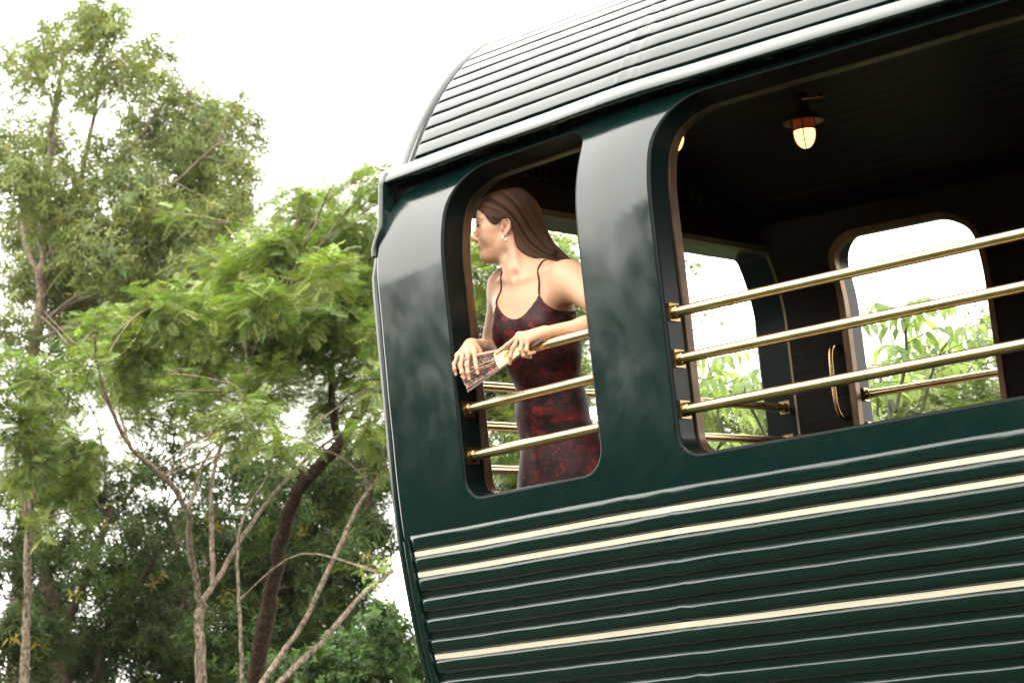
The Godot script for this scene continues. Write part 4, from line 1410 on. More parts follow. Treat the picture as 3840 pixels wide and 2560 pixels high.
# ---- smooth solid shapes: a distance field of tapered capsules and ellipsoids, meshed with surface nets ----
class Field:
	var kind := PackedByteArray()          # 0 capsule, 1 ellipsoid
	var a := PackedVector3Array()
	var b := PackedVector3Array()
	var r := PackedVector3Array()
	var bs: Array[Basis] = []
	var blend := PackedFloat32Array()
	var minus := PackedByteArray()
	var reach := PackedFloat32Array()

	func cap(p: Vector3, q: Vector3, rp: float, rq: float, k := 0.02, cut := false) -> void:
		kind.append(0)
		a.append(p)
		b.append(q)
		r.append(Vector3(rp, rq, (q - p).length_squared()))
		bs.append(Basis.IDENTITY)
		blend.append(k)
		minus.append(1 if cut else 0)

	func ell(c: Vector3, rad: Vector3, k := 0.02, turn := Basis.IDENTITY, cut := false) -> void:
		kind.append(1)
		a.append(c)
		b.append(c)
		r.append(rad)
		bs.append(turn.inverse())
		blend.append(k)
		minus.append(1 if cut else 0)

	func one(i: int, p: Vector3) -> float:
		if kind[i] == 0:
			var ba := b[i] - a[i]
			var pa := p - a[i]
			var rr := r[i]
			var h := clampf(pa.dot(ba) / rr.z, 0.0, 1.0) if rr.z > 0.0 else 0.0
			return (pa - ba * h).length() - lerpf(rr.x, rr.y, h)
		var q := bs[i] * (p - a[i])
		var rad := r[i]
		var k0 := (q / rad).length()
		if k0 < 1e-4:
			return -minf(rad.x, minf(rad.y, rad.z))
		return k0 * (k0 - 1.0) / (q / (rad * rad)).length()

	func value(p: Vector3, ids: PackedInt32Array) -> float:
		var d := 1.0
		for i in ids:
			var e := one(i, p)
			var k := blend[i]
			if minus[i] == 1:
				e = -e
				var h := maxf(k - absf(d - e), 0.0) / k
				d = maxf(d, e) + h * h * k * 0.25
			else:
				var h := maxf(k - absf(d - e), 0.0) / k
				d = minf(d, e) - h * h * k * 0.25
		return d

	func all() -> PackedInt32Array:
		var out := PackedInt32Array()
		for i in kind.size():
			out.append(i)
		return out


# meshes where shape(p) crosses zero; shape takes a point and the list of primitives near it
func net(f: Field, lo: Vector3, hi: Vector3, h: float, out: Builder, xf: Transform3D, colour: Callable, region: Callable, shape: Callable) -> void:
	var nx := int((hi.x - lo.x) / h) + 2
	var ny := int((hi.y - lo.y) / h) + 2
	var nz := int((hi.z - lo.z) / h) + 2
	var val := PackedFloat32Array()
	val.resize(nx * ny * nz)
	val.fill(1.0)
	var blk := 6
	var half := Vector3.ONE * h * blk * 0.5
	var rad := half.length()
	var active := []
	for bz in range(0, nz, blk):
		for by in range(0, ny, blk):
			for bx in range(0, nx, blk):
				var c := lo + Vector3(bx, by, bz) * h + half
				var ids := PackedInt32Array()
				var least := 1.0
				for i in f.kind.size():
					var e := f.one(i, c)
					if e < rad * 1.3 + f.blend[i] + 0.012:
						ids.append(i)
						if f.minus[i] == 0:
							least = minf(least, e)
				if ids.is_empty():
					continue
				var mid: float = shape.call(c, ids)
				if mid > rad * 1.5 + 0.02:
					continue
				var inside := mid < -(rad * 1.6 + 0.015)
				if not inside:
					active.append(Vector3i(bx, by, bz))
				for z in range(bz, mini(bz + blk, nz)):
					for y in range(by, mini(by + blk, ny)):
						var at := (z * ny + y) * nx
						for x in range(bx, mini(bx + blk, nx)):
							if inside:
								val[at + x] = -1.0
							else:
								val[at + x] = shape.call(lo + Vector3(x, y, z) * h, ids)
	var index := {}
	var sx := 1
	var sy := nx
	var sz := nx * ny
	var corner := [0, sx, sy, sx + sy, sz, sx + sz, sy + sz, sx + sy + sz]
	var cp := [Vector3(0, 0, 0), Vector3(1, 0, 0), Vector3(0, 1, 0), Vector3(1, 1, 0), Vector3(0, 0, 1), Vector3(1, 0, 1), Vector3(0, 1, 1), Vector3(1, 1, 1)]
	var edges := [[0, 1], [2, 3], [4, 5], [6, 7], [0, 2], [1, 3], [4, 6], [5, 7], [0, 4], [1, 5], [2, 6], [3, 7]]
	var cells := PackedInt32Array()
	var cellpos := []
	for bk in active:
		for z in range(maxi(bk.z - 1, 0), mini(bk.z + blk, nz - 1)):
			for y in range(maxi(bk.y - 1, 0), mini(bk.y + blk, ny - 1)):
				var base := (z * ny + y) * nx
				for x in range(maxi(bk.x - 1, 0), mini(bk.x + blk, nx - 1)):
					var at := base + x
					var v0 := val[at] < 0.0
					if v0 == (val[at + 1] < 0.0) and v0 == (val[at + sy] < 0.0) and v0 == (val[at + sy + 1] < 0.0) and v0 == (val[at + sz] < 0.0) and v0 == (val[at + sz + 1] < 0.0) and v0 == (val[at + sz + sy] < 0.0) and v0 == (val[at + sz + sy + 1] < 0.0):
						continue
					if index.has(at):
						continue
					var sum := Vector3.ZERO
					var m := 0
					for e in edges:
						var e0: int = e[0]
						var e1: int = e[1]
						var a0 := val[at + corner[e0]]
						var a1 := val[at + corner[e1]]
						if (a0 < 0.0) != (a1 < 0.0):
							sum += cp[e0].lerp(cp[e1], a0 / (a0 - a1))
							m += 1
					var p := lo + (Vector3(x, y, z) + sum / m) * h
					if not region.call(p):
						continue
					out.tint = colour.call(p)
					index[at] = out.put(xf * p)
					cells.append(at)
	for at in cells:
		# the three edges that leave this cell's lowest corner
		var neg := val[at] < 0.0
		for ax in 3:
			var s: int = [sx, sy, sz][ax]
			var u: int = [sy, sz, sx][ax]
			var w: int = [sz, sx, sy][ax]
			if neg == (val[at + s] < 0.0):
				continue
			if not (index.has(at - u) and index.has(at - w) and index.has(at - u - w)):
				continue
			var q0: int = index[at]
			var q1: int = index[at - u]
			var q2: int = index[at - u - w]
			var q3: int = index[at - w]
			if neg:
				out.face(q0, q2, q1)
				out.face(q0, q3, q2)
			else:
				out.face(q0, q1, q2)
				out.face(q0, q2, q3)
	out.tint = Color.WHITE
	out.colored = true


# ---- the woman at the window ----
var head_t := Transform3D(Basis(Vector3(-0.802, 0, 0.5973), Vector3(0, 1, 0), Vector3(-0.5973, 0, -0.802)), Vector3(-0.6895, 3.1154, -0.31))
var body := Field.new()
var torso_ids := PackedInt32Array()
const SKIN := Color(0.545, 0.315, 0.205)

const L_WRIST := Vector3(-0.3947, 2.7187, -0.1080)
const R_WRIST := Vector3(-0.7212, 2.7429, -0.1450)
const L_ELBOW := Vector3(-0.165, 2.714, -0.168)
const R_ELBOW := Vector3(-0.8487, 2.7485, -0.39)
const L_SHOULDER := Vector3(-0.421, 2.902, -0.275)
const R_SHOULDER := Vector3(-0.738, 2.947, -0.36)


# adds primitives given in turned axes to a field in the carriage's axes
class Turned:
	var to: Field
	var t: Transform3D

	func cap(p: Vector3, q: Vector3, rp: float, rq: float, k := 0.02, cut := false) -> void:
		to.cap(t * p, t * q, rp, rq, k, cut)

	func ell(c: Vector3, rad: Vector3, k := 0.02, turn := Basis.IDENTITY, cut := false) -> void:
		to.ell(t * c, rad, k, t.basis * turn, cut)


func head_shape() -> void:
	# in the head's own axes: x forward, y up, -z her left
	var f := Turned.new()
	f.to = body
	f.t = head_t
	f.ell(Vector3(-0.027, 0.038, 0), Vector3(0.088, 0.080, 0.070), 0.02)
	f.ell(Vector3(0.014, 0.046, 0), Vector3(0.0575, 0.058, 0.060), 0.03)
	f.ell(Vector3(0.010, -0.020, 0), Vector3(0.062, 0.076, 0.0585), 0.03)
	for s in [-1.0, 1.0]:
		f.cap(Vector3(-0.012, -0.052, s * 0.044), Vector3(0.050, -0.079, s * 0.010), 0.020, 0.0145, 0.03)
		f.ell(Vector3(0.038, -0.022, s * 0.034), Vector3(0.029, 0.030, 0.025), 0.02)
		f.ell(Vector3(0.030, 0.000, s * 0.047), Vector3(0.028, 0.014, 0.013), 0.02)
	f.ell(Vector3(0.0555, -0.0775, 0), Vector3(0.0145, 0.0145, 0.016), 0.018)
	f.ell(Vector3(0.030, -0.083, 0), Vector3(0.030, 0.012, 0.028), 0.02)
	# mouth
	f.ell(Vector3(0.058, -0.046, 0), Vector3(0.020, 0.020, 0.029), 0.015)
	# brow
	for s in [-1.0, 1.0]:
		f.cap(Vector3(0.0675, 0.030, s * 0.010), Vector3(0.056, 0.030, s * 0.040), 0.0085, 0.006, 0.012)
	# eye sockets
	for s in [-1.0, 1.0]:
		f.ell(Vector3(0.0765, 0.0115, s * 0.030), Vector3(0.013, 0.0105, 0.0175), 0.012, Basis.IDENTITY, true)
	# nose
	f.cap(Vector3(0.0665, 0.022, 0), Vector3(0.0875, -0.0165, 0), 0.0060, 0.0066, 0.012)
	f.ell(Vector3(0.0885, -0.0205, 0), Vector3(0.0080, 0.0070, 0.0078), 0.006)
	for s in [-1.0, 1.0]:
		f.ell(Vector3(0.0765, -0.0275, s * 0.0105), Vector3(0.0092, 0.0062, 0.0062), 0.006)
		f.ell(Vector3(0.0825, -0.0335, s * 0.0058), Vector3(0.0048, 0.0030, 0.0026), 0.003, Basis.IDENTITY, true)
	f.cap(Vector3(0.079, -0.0315, 0), Vector3(0.0735, -0.041, 0), 0.0042, 0.0036, 0.008)
	# lips
	f.ell(Vector3(0.0712, -0.0475, 0), Vector3(0.0080, 0.0048, 0.0195), 0.006)
	f.ell(Vector3(0.0708, -0.0565, 0), Vector3(0.0080, 0.0054, 0.0170), 0.006)
	f.ell(Vector3(0.0800, -0.0520, 0), Vector3(0.0090, 0.0011, 0.0230), 0.003, Basis.IDENTITY, true)
	# eyelids round the eyeball
	for s in [-1.0, 1.0]:
		f.ell(Vector3(0.0582, 0.0105, s * 0.0305), Vector3(0.0135, 0.0125, 0.0135), 0.005)
		f.ell(Vector3(0.0735, 0.0098, s * 0.0335), Vector3(0.0125, 0.0034, 0.0125), 0.0025, Basis(Vector3.UP, -s * 0.25), true)
	# ears
	for s in [-1.0, 1.0]:
		var rim := [Vector3(-0.004, -0.006, 0.0690), Vector3(-0.0035, 0.004, 0.0730), Vector3(-0.009, 0.0125, 0.0770), Vector3(-0.0185, 0.0155, 0.0800), Vector3(-0.0275, 0.0105, 0.0825), Vector3(-0.0312, 0.0, 0.0835), Vector3(-0.0300, -0.011, 0.0815), Vector3(-0.0250, -0.0205, 0.0780), Vector3(-0.0185, -0.0275, 0.0745), Vector3(-0.0125, -0.0330, 0.0715)]
		for k in rim.size() - 1:
			var p: Vector3 = rim[k]
			var q: Vector3 = rim[k + 1]
			p.z *= s
			q.z *= s
			f.cap(p, q, 0.0029, 0.0029 if k < 6 else 0.0034, 0.0016)
		f.ell(Vector3(-0.0165, -0.006, s * 0.0715), Vector3(0.0150, 0.0220, 0.0045), 0.006, Basis(Vector3.UP, s * 0.32))
		var anti := [Vector3(-0.0135, 0.0085, 0.0765), Vector3(-0.0215, 0.003, 0.0790), Vector3(-0.0235, -0.007, 0.0790), Vector3(-0.0195, -0.0160, 0.0760), Vector3(-0.0130, -0.0205, 0.0735)]
		for k in anti.size() - 1:
			var p: Vector3 = anti[k]
			var q: Vector3 = anti[k + 1]
			p.z *= s
			q.z *= s
			f.cap(p, q, 0.0024, 0.0024, 0.0018)
		f.ell(Vector3(-0.0125, -0.0320, s * 0.0715), Vector3(0.0065, 0.0068, 0.0040), 0.005)
		f.cap(Vector3(-0.0035, -0.010, s * 0.0725), Vector3(-0.0045, -0.0165, s * 0.0730), 0.0032, 0.0030, 0.003)
		f.ell(Vector3(-0.0130, -0.0085, s * 0.0785), Vector3(0.0062, 0.0090, 0.0095), 0.002, Basis.IDENTITY, true)


func skin_of_head(p: Vector3) -> Color:
	var c := SKIN * (1.0 + 0.05 * wob.get_noise_3d(p.x * 60.0, p.y * 60.0, p.z * 60.0) + 0.05 * wob.get_noise_3d(p.x * 220.0, p.y * 220.0, p.z * 220.0))
	c.g *= 1.0 - 0.05 * wob.get_noise_3d(p.x * 35.0 + 9.0, p.y * 35.0, p.z * 35.0)
	var z := absf(p.z)
	# cheeks and nose are a little redder
	c = c.lerp(Color(0.66, 0.33, 0.24), 0.45 * exp(-(pow((p.x - 0.045) / 0.028, 2) + pow((p.y + 0.022) / 0.022, 2) + pow((z - 0.035) / 0.025, 2))))
	c = c.lerp(Color(0.66, 0.33, 0.25), 0.35 * exp(-(pow((p.x - 0.090) / 0.012, 2) + pow((p.y + 0.024) / 0.012, 2))))
	# ear
	if p.x < 0.002 and z > 0.068:
		c = c.lerp(Color(0.64, 0.30, 0.21), 0.4)
		c = c.lerp(Color(0.30, 0.09, 0.06), 0.75 * exp(-(pow((p.x + 0.0125) / 0.006, 2) + pow((p.y + 0.0085) / 0.009, 2))) * (1.0 - smoothstep(0.0735, 0.077, z)))
	# lips
	if p.x > 0.058:
		var w := 0.0215 - 0.35 * absf(p.y + 0.0520)
		var lip := (1.0 - smoothstep(w - 0.004, w, z)) * smoothstep(-0.0645, -0.0615, p.y) * (1.0 - smoothstep(-0.0455, -0.0425, p.y))
		c = c.lerp(Color(0.50, 0.19, 0.16), 0.8 * lip)
		c = c.lerp(Color(0.22, 0.06, 0.05), 0.7 * lip * exp(-pow((p.y + 0.0520) / 0.0012, 2)))
	# brows
	var by := 0.0305 + 0.006 * smoothstep(0.010, 0.036, z) - 0.009 * smoothstep(0.036, 0.052, z)
	if p.x > 0.04 and z > 0.008 and z < 0.052:
		var t := exp(-pow((p.y - by) / (0.0034 - 0.0016 * smoothstep(0.02, 0.05, z)), 4))
		c = c.lerp(Color(0.07, 0.034, 0.02), 0.88 * t * smoothstep(0.008, 0.014, z))
	# lids
	if p.x > 0.05 and z > 0.016 and z < 0.05:
		c = c.lerp(Color(0.38, 0.16, 0.11), 0.5 * exp(-pow((p.y - 0.0155) / 0.003, 2)))
		c = c.lerp(Color(0.40, 0.19, 0.13), 0.35 * exp(-pow((p.y - 0.0030) / 0.003, 2)))
	return c


func finger(f: Field, pts: Array, r0: float, r1: float) -> void:
	for k in pts.size() - 1:
		var a := lerpf(r0, r1, float(k) / (pts.size() - 1))
		var b := lerpf(r0, r1, float(k + 1) / (pts.size() - 1))
		f.cap(pts[k], pts[k + 1], a, b, 0.0035)
		if k > 0:
			f.ell(pts[k], Vector3.ONE * a * 1.02, 0.004)


func hand_shape(left: bool) -> Array:
	var f := body
	var fingers: Array
	var wrist: Vector3
	var elbow: Vector3
	var thumb: Array
	if left:
		wrist = L_WRIST
		elbow = L_ELBOW
		fingers = [[Vector3(-0.4934, 2.7250, -0.0920), Vector3(-0.5274, 2.7010, -0.0740), Vector3(-0.5466, 2.6888, -0.0660), Vector3(-0.5625, 2.6790, -0.0610)],
			[Vector3(-0.4830, 2.7165, -0.0780), Vector3(-0.4960, 2.6847, -0.0590), Vector3(-0.5064, 2.6588, -0.0540), Vector3(-0.5140, 2.6400, -0.0580)],
			[Vector3(-0.4660, 2.7065, -0.0720), Vector3(-0.4651, 2.6712, -0.0530), Vector3(-0.4602, 2.6549, -0.0600), Vector3(-0.4509, 2.6490, -0.0800)],
			[Vector3(-0.4500, 2.6985, -0.0730), Vector3(-0.4445, 2.6674, -0.0570), Vector3(-0.4405, 2.6568, -0.0640), Vector3(-0.4334, 2.6610, -0.0800)]]
		thumb = [Vector3(-0.425, 2.7150, -0.122), Vector3(-0.468, 2.7050, -0.130), Vector3(-0.500, 2.6950, -0.124), Vector3(-0.5229, 2.6893, -0.112)]
	else:
		wrist = R_WRIST
		elbow = R_ELBOW
		fingers = [[Vector3(-0.6725, 2.7048, -0.0900), Vector3(-0.6467, 2.6672, -0.0600), Vector3(-0.6398, 2.6465, -0.0540), Vector3(-0.6389, 2.6310, -0.0560)],
			[Vector3(-0.6860, 2.7054, -0.0780), Vector3(-0.6734, 2.6621, -0.0500), Vector3(-0.6695, 2.6381, -0.0470), Vector3(-0.6709, 2.6190, -0.0520)],
			[Vector3(-0.7070, 2.7052, -0.0780), Vector3(-0.6988, 2.6664, -0.0500), Vector3(-0.6918, 2.6427, -0.0470), Vector3(-0.6905, 2.6235, -0.0520)],
			[Vector3(-0.7330, 2.7047, -0.0860), Vector3(-0.7346, 2.6780, -0.0640), Vector3(-0.7316, 2.6595, -0.0600), Vector3(-0.7312, 2.6430, -0.0640)]]
		thumb = [Vector3(-0.705, 2.7290, -0.135), Vector3(-0.690, 2.7120, -0.136), Vector3(-0.6780, 2.6960, -0.128), Vector3(-0.6687, 2.6760, -0.114)]
	var r0 := [0.0073, 0.0076, 0.0072, 0.0063]
	for k in 4:
		finger(f, fingers[k], r0[k], r0[k] * 0.76)
	finger(f, thumb, 0.0105, 0.0075)
	# palm and back of the hand
	var pin: Vector3 = fingers[0][0]
	for k in 4:
		var m: Vector3 = fingers[k][0]
		var root := wrist.lerp(m, 0.12) + (m - pin) * 0.12
		f.cap(root, m, 0.0155, 0.0098, 0.010)
		f.ell(m, Vector3.ONE * (0.0098 - 0.0006 * k), 0.006)
	f.cap(wrist.lerp(fingers[1][0], 0.15), fingers[1][0].lerp(fingers[2][0], 0.5).lerp(wrist, 0.18), 0.0165, 0.0135, 0.012)
	f.cap(thumb[0], thumb[1].lerp(fingers[0][0], 0.25), 0.0125, 0.0115, 0.012)
	return fingers


func body_field() -> void:
	var f := body
	# the trunk
	f.ell(Vector3(-0.595, 2.30, -0.405), Vector3(0.168, 0.16, 0.118), 0.05)
	f.ell(Vector3(-0.612, 2.52, -0.372), Vector3(0.120, 0.17, 0.090), 0.06)
	f.ell(Vector3(-0.600, 2.745, -0.330), Vector3(0.138, 0.165, 0.098), 0.06, Basis(Vector3.RIGHT, 0.18))
	f.ell(Vector3(-0.598, 2.86, -0.322), Vector3(0.140, 0.085, 0.078), 0.05)
	f.ell(Vector3(-0.660, 2.780, -0.262), Vector3(0.056, 0.052, 0.046), 0.035)
	f.ell(Vector3(-0.535, 2.772, -0.250), Vector3(0.056, 0.052, 0.046), 0.035)
	f.ell(Vector3(-0.535, 2.25, -0.490), Vector3(0.095, 0.11, 0.08), 0.05)
	f.ell(Vector3(-0.660, 2.25, -0.490), Vector3(0.095, 0.11, 0.08), 0.05)
	for k in 8:
		torso_ids.append(k)
	# shoulders
	f.cap(Vector3(-0.605, 2.918, -0.335), L_SHOULDER + Vector3(-0.01, 0.004, -0.008), 0.050, 0.044, 0.05)
	f.cap(Vector3(-0.605, 2.920, -0.335), R_SHOULDER + Vector3(0.01, 0.0, 0), 0.050, 0.042, 0.05)
	f.ell(L_SHOULDER, Vector3(0.050, 0.050, 0.052), 0.03)
	f.ell(R_SHOULDER, Vector3(0.047, 0.050, 0.050), 0.03)
	f.cap(Vector3(-0.625, 2.985, -0.335), L_SHOULDER + Vector3(-0.055, 0.025, -0.035), 0.036, 0.026, 0.05)
	f.cap(Vector3(-0.640, 2.985, -0.345), R_SHOULDER + Vector3(0.055, 0.02, -0.02), 0.036, 0.026, 0.05)
	f.cap(Vector3(-0.6607, 3.0604, -0.328), Vector3(-0.615, 2.925, -0.315), 0.047, 0.055, 0.03)
	f.cap(Vector3(-0.685, 3.030, -0.300), Vector3(-0.617, 2.952, -0.262), 0.017, 0.019, 0.03)
	f.cap(Vector3(-0.638, 3.07, -0.287), Vector3(-0.603, 2.945, -0.262), 0.0135, 0.0085, 0.022)
	# collar bones
	f.cap(Vector3(-0.590, 2.928, -0.258), Vector3(-0.500, 2.938, -0.268), 0.008, 0.008, 0.022)
	f.cap(Vector3(-0.500, 2.938, -0.268), L_SHOULDER + Vector3(-0.02, 0.036, 0.01), 0.008, 0.010, 0.022)
	f.cap(Vector3(-0.625, 2.934, -0.262), Vector3(-0.705, 2.955, -0.292), 0.008, 0.008, 0.022)
	f.ell(Vector3(-0.607, 2.948, -0.244), Vector3(0.012, 0.012, 0.012), 0.02, Basis.IDENTITY, true)
	# arms
	f.cap(L_SHOULDER, L_ELBOW, 0.0455, 0.034, 0.03)
	f.cap(L_SHOULDER.lerp(L_ELBOW, 0.1), L_SHOULDER.lerp(L_ELBOW, 0.6), 0.045, 0.040, 0.03)
	f.cap(R_SHOULDER, R_ELBOW, 0.044, 0.034, 0.03)
	for side in 2:
		var w := L_WRIST if side == 0 else R_WRIST
		var e := L_ELBOW if side == 0 else R_ELBOW
		f.cap(w.lerp(e, 0.02), w.lerp(e, 0.55), 0.0178, 0.0275, 0.014)
		f.cap(w.lerp(e, 0.5), e, 0.0285, 0.0315, 0.02)
	# the chest muscle that runs to each arm
	f.cap(Vector3(-0.525, 2.842, -0.268), L_SHOULDER.lerp(L_ELBOW, 0.16), 0.034, 0.034, 0.045)
	f.cap(Vector3(-0.670, 2.850, -0.280), R_SHOULDER.lerp(R_ELBOW, 0.14), 0.034, 0.032, 0.045)
	# legs and feet, hidden behind the side of the carriage
	for s in [-1.0, 1.0]:
		f.cap(Vector3(-0.597 + s * 0.08, 2.22, -0.42), Vector3(-0.597 + s * 0.075, 1.85, -0.40), 0.085, 0.052, 0.05)
		f.cap(Vector3(-0.597 + s * 0.075, 1.85, -0.40), Vector3(-0.597 + s * 0.07, 1.45, -0.43), 0.052, 0.031, 0.03)
		f.cap(Vector3(-0.597 + s * 0.07, 1.415, -0.44), Vector3(-0.597 + s * 0.08, 1.400, -0.29), 0.034, 0.020, 0.03)


func neckline(p: Vector3) -> float:
	# how far above the dress's upper edge a point lies
	var u := p.x + 0.5925
	var a := absf(u)
	var top: float
	if p.z < -0.355:
		top = 2.79
	elif a < 0.09:
		top = 2.803 + 0.070 * pow(a / 0.09, 2.2)
	else:
		top = 2.873 - 0.100 * pow(minf(1.0, (a - 0.09) / 0.075), 0.70)
	return p.y - top


func build_person() -> void:
	body_field()
	var w := thing("person", "woman in a dark red floral dress leaning on the brass rail, looking left", "person", Vector3(-0.597, FLOOR, -0.36))
	var back := Transform3D(Basis.IDENTITY, -w.position)
	var m := mat("skin", Color.WHITE, 0.48, 0.0, 0.42)
	m.vertex_color_use_as_albedo = true
	m.subsurf_scatter_enabled = true
	m.subsurf_scatter_strength = 0.12
	m = mat("dress", Color.WHITE, 0.55, 0.0, 0.35)
	m.albedo_texture = dress_print()
	tri(m, Vector3(2.3, 2.3, 2.3))
	var b := Builder.new()
	var trunk_count := body.kind.size()
	head_shape()
	var hands := [hand_shape(true), hand_shape(false)]
	var to_head := head_t.affine_inverse()
	var near_l := func(p: Vector3, grow: float) -> bool: return p.x < L_WRIST.x + 0.050 + grow and p.x > -0.60 and p.z > -0.20 and p.y < 2.80 and p.x > -0.62
	var near_r := func(p: Vector3, grow: float) -> bool: return p.z > R_WRIST.z - 0.045 - grow and p.x < -0.60 and p.y < 2.81 and p.y > 2.55
	# the head on a fine grid, hands finer still, the rest coarser; all from the same field, so that they meet
	net(body, Vector3(-0.80, 2.985, -0.43), Vector3(-0.56, 3.25, -0.19), 0.0027, b, back, func(p): return skin_of_head(to_head * p), func(p): return p.y > 3.0, body.value)
	net(body, Vector3(-0.95, 1.36, -0.62), Vector3(-0.10, 3.02, -0.06), 0.0085, b, back, func(p): return SKIN * (1.0 + 0.05 * wob.get_noise_3d(p.x * 22.0, p.y * 22.0, p.z * 22.0) + 0.03 * wob.get_noise_3d(p.x * 80.0, p.y * 80.0, p.z * 80.0)), func(p): return p.y < 3.011 and not near_l.call(p, -0.006) and not near_r.call(p, -0.006), body.value)
	for left in [true, false]:
		var fingers: Array = hands[0] if left else hands[1]
		var lo := Vector3(-0.60, 2.61, -0.20) if left else Vector3(-0.79, 2.595, -0.21)
		var hi := Vector3(-0.33, 2.80, -0.03) if left else Vector3(-0.60, 2.81, -0.025)
		var nails := func(p: Vector3) -> Color:
			var c := SKIN
			for k in 4:
				var tip: Vector3 = fingers[k][3]
				var dd: Vector3 = (tip - fingers[k][2]).normalized()
				var q := p - tip
				if q.length() < 0.011:
					c = SKIN.lerp(Color(0.64, 0.31, 0.22), 0.45)
					if q.dot(dd) > -0.006 and q.z > 0.0022 and left == false:
						c = Color(0.70, 0.45, 0.36)
				for j in 2:
					c = c.lerp(Color(0.60, 0.31, 0.22), 0.30 * exp(-p.distance_squared_to(fingers[k][j]) / 0.00008))
			return c
		net(body, lo, hi, 0.0024, b, back, nails, func(p): return near_l.call(p, 0.004) if left else near_r.call(p, 0.004), body.value)
	part(w, "body", b.done(), M.skin)
	# the dress: the trunk a little fuller, cut off at the neckline, falling straight from the hips
	var skirt := Field.new()
	for k in torso_ids:
		if body.kind[k] == 1:
			skirt.ell(body.a[k], body.r[k], body.blend[k], body.bs[k].inverse())
	skirt.cap(Vector3(-0.525, 2.842, -0.268), L_SHOULDER.lerp(L_ELBOW, 0.10), 0.030, 0.028, 0.045)
	skirt.cap(Vector3(-0.670, 2.850, -0.280), R_SHOULDER.lerp(R_ELBOW, 0.10), 0.031, 0.026, 0.045)
	skirt.ell(Vector3(-0.600, 2.02, -0.41), Vector3(0.180, 0.40, 0.130), 0.10)
	skirt.ell(Vector3(-0.600, 1.74, -0.41), Vector3(0.195, 0.40, 0.150), 0.10)
	var cloth := func(p: Vector3, ids: PackedInt32Array) -> float:
		var fold := 0.0022 * sin(p.x * 62.0 + p.y * 9.0 + sin(p.y * 7.0) * 1.3) * smoothstep(2.62, 2.40, p.y) + 0.0018 * sin(p.y * 46.0 + p.x * 30.0) * exp(-pow((p.y - 2.62) / 0.07, 2.0))
		var d := skirt.value(p, ids) - 0.0055 - fold
		var cut := neckline(p) * 0.7
		return maxf(maxf(d, cut), 1.58 - p.y)
	b = Builder.new()
	net(skirt, Vector3(-0.83, 1.56, -0.60), Vector3(-0.37, 2.90, -0.15), 0.0055, b, back, func(_p): return Color.WHITE, func(_p): return true, cloth)
	b.colored = false
	part(w, "dress", b.done(), M.dress)
	var all := body.all().slice(0, trunk_count)
	for s in 2:
		var pts: Array
		if s == 0:
			pts = [Vector3(-0.5010, 2.862, -0.222), Vector3(-0.5135, 2.912, -0.238), Vector3(-0.5240, 2.952, -0.266), Vector3(-0.530, 2.966, -0.31), Vector3(-0.535, 2.945, -0.36), Vector3(-0.54, 2.88, -0.40), Vector3(-0.545, 2.78, -0.42)]
		else:
			pts = [Vector3(-0.6835, 2.866, -0.238), Vector3(-0.6845, 2.920, -0.252), Vector3(-0.6855, 2.965, -0.278), Vector3(-0.686, 2.985, -0.32), Vector3(-0.682, 2.965, -0.37), Vector3(-0.672, 2.89, -0.41), Vector3(-0.66, 2.78, -0.42)]
		var path := curve(pts, 6)
		for k in path.size():
			# lie on the skin wherever the strap would sink into it
			for it in 3:
				var p := path[k]
				var e := 0.002
				var d := body.value(p, all)
				if k > 3 and d > 0.0022 or d < 0.0022:
					var g := Vector3(body.value(p + Vector3(e, 0, 0), all) - d, body.value(p + Vector3(0, e, 0), all) - d, body.value(p + Vector3(0, 0, e), all) - d).normalized()
					path[k] = p - g * (d - 0.0022)
		for it in 4:
			for k in range(1, path.size() - 1):
				path[k] = path[k] * 0.5 + (path[k - 1] + path[k + 1]) * 0.25
		for k in path.size():
			path[k] -= w.position
		b = Builder.new()
		b.tube(path, flat_radii(path.size(), 0.0030, 0.0026), 8)
		part(w, "dress_strap", b.done(), M.dress)
	eyes(w, back * head_t)
	hair(w, back * head_t)
	jewels(w, back)


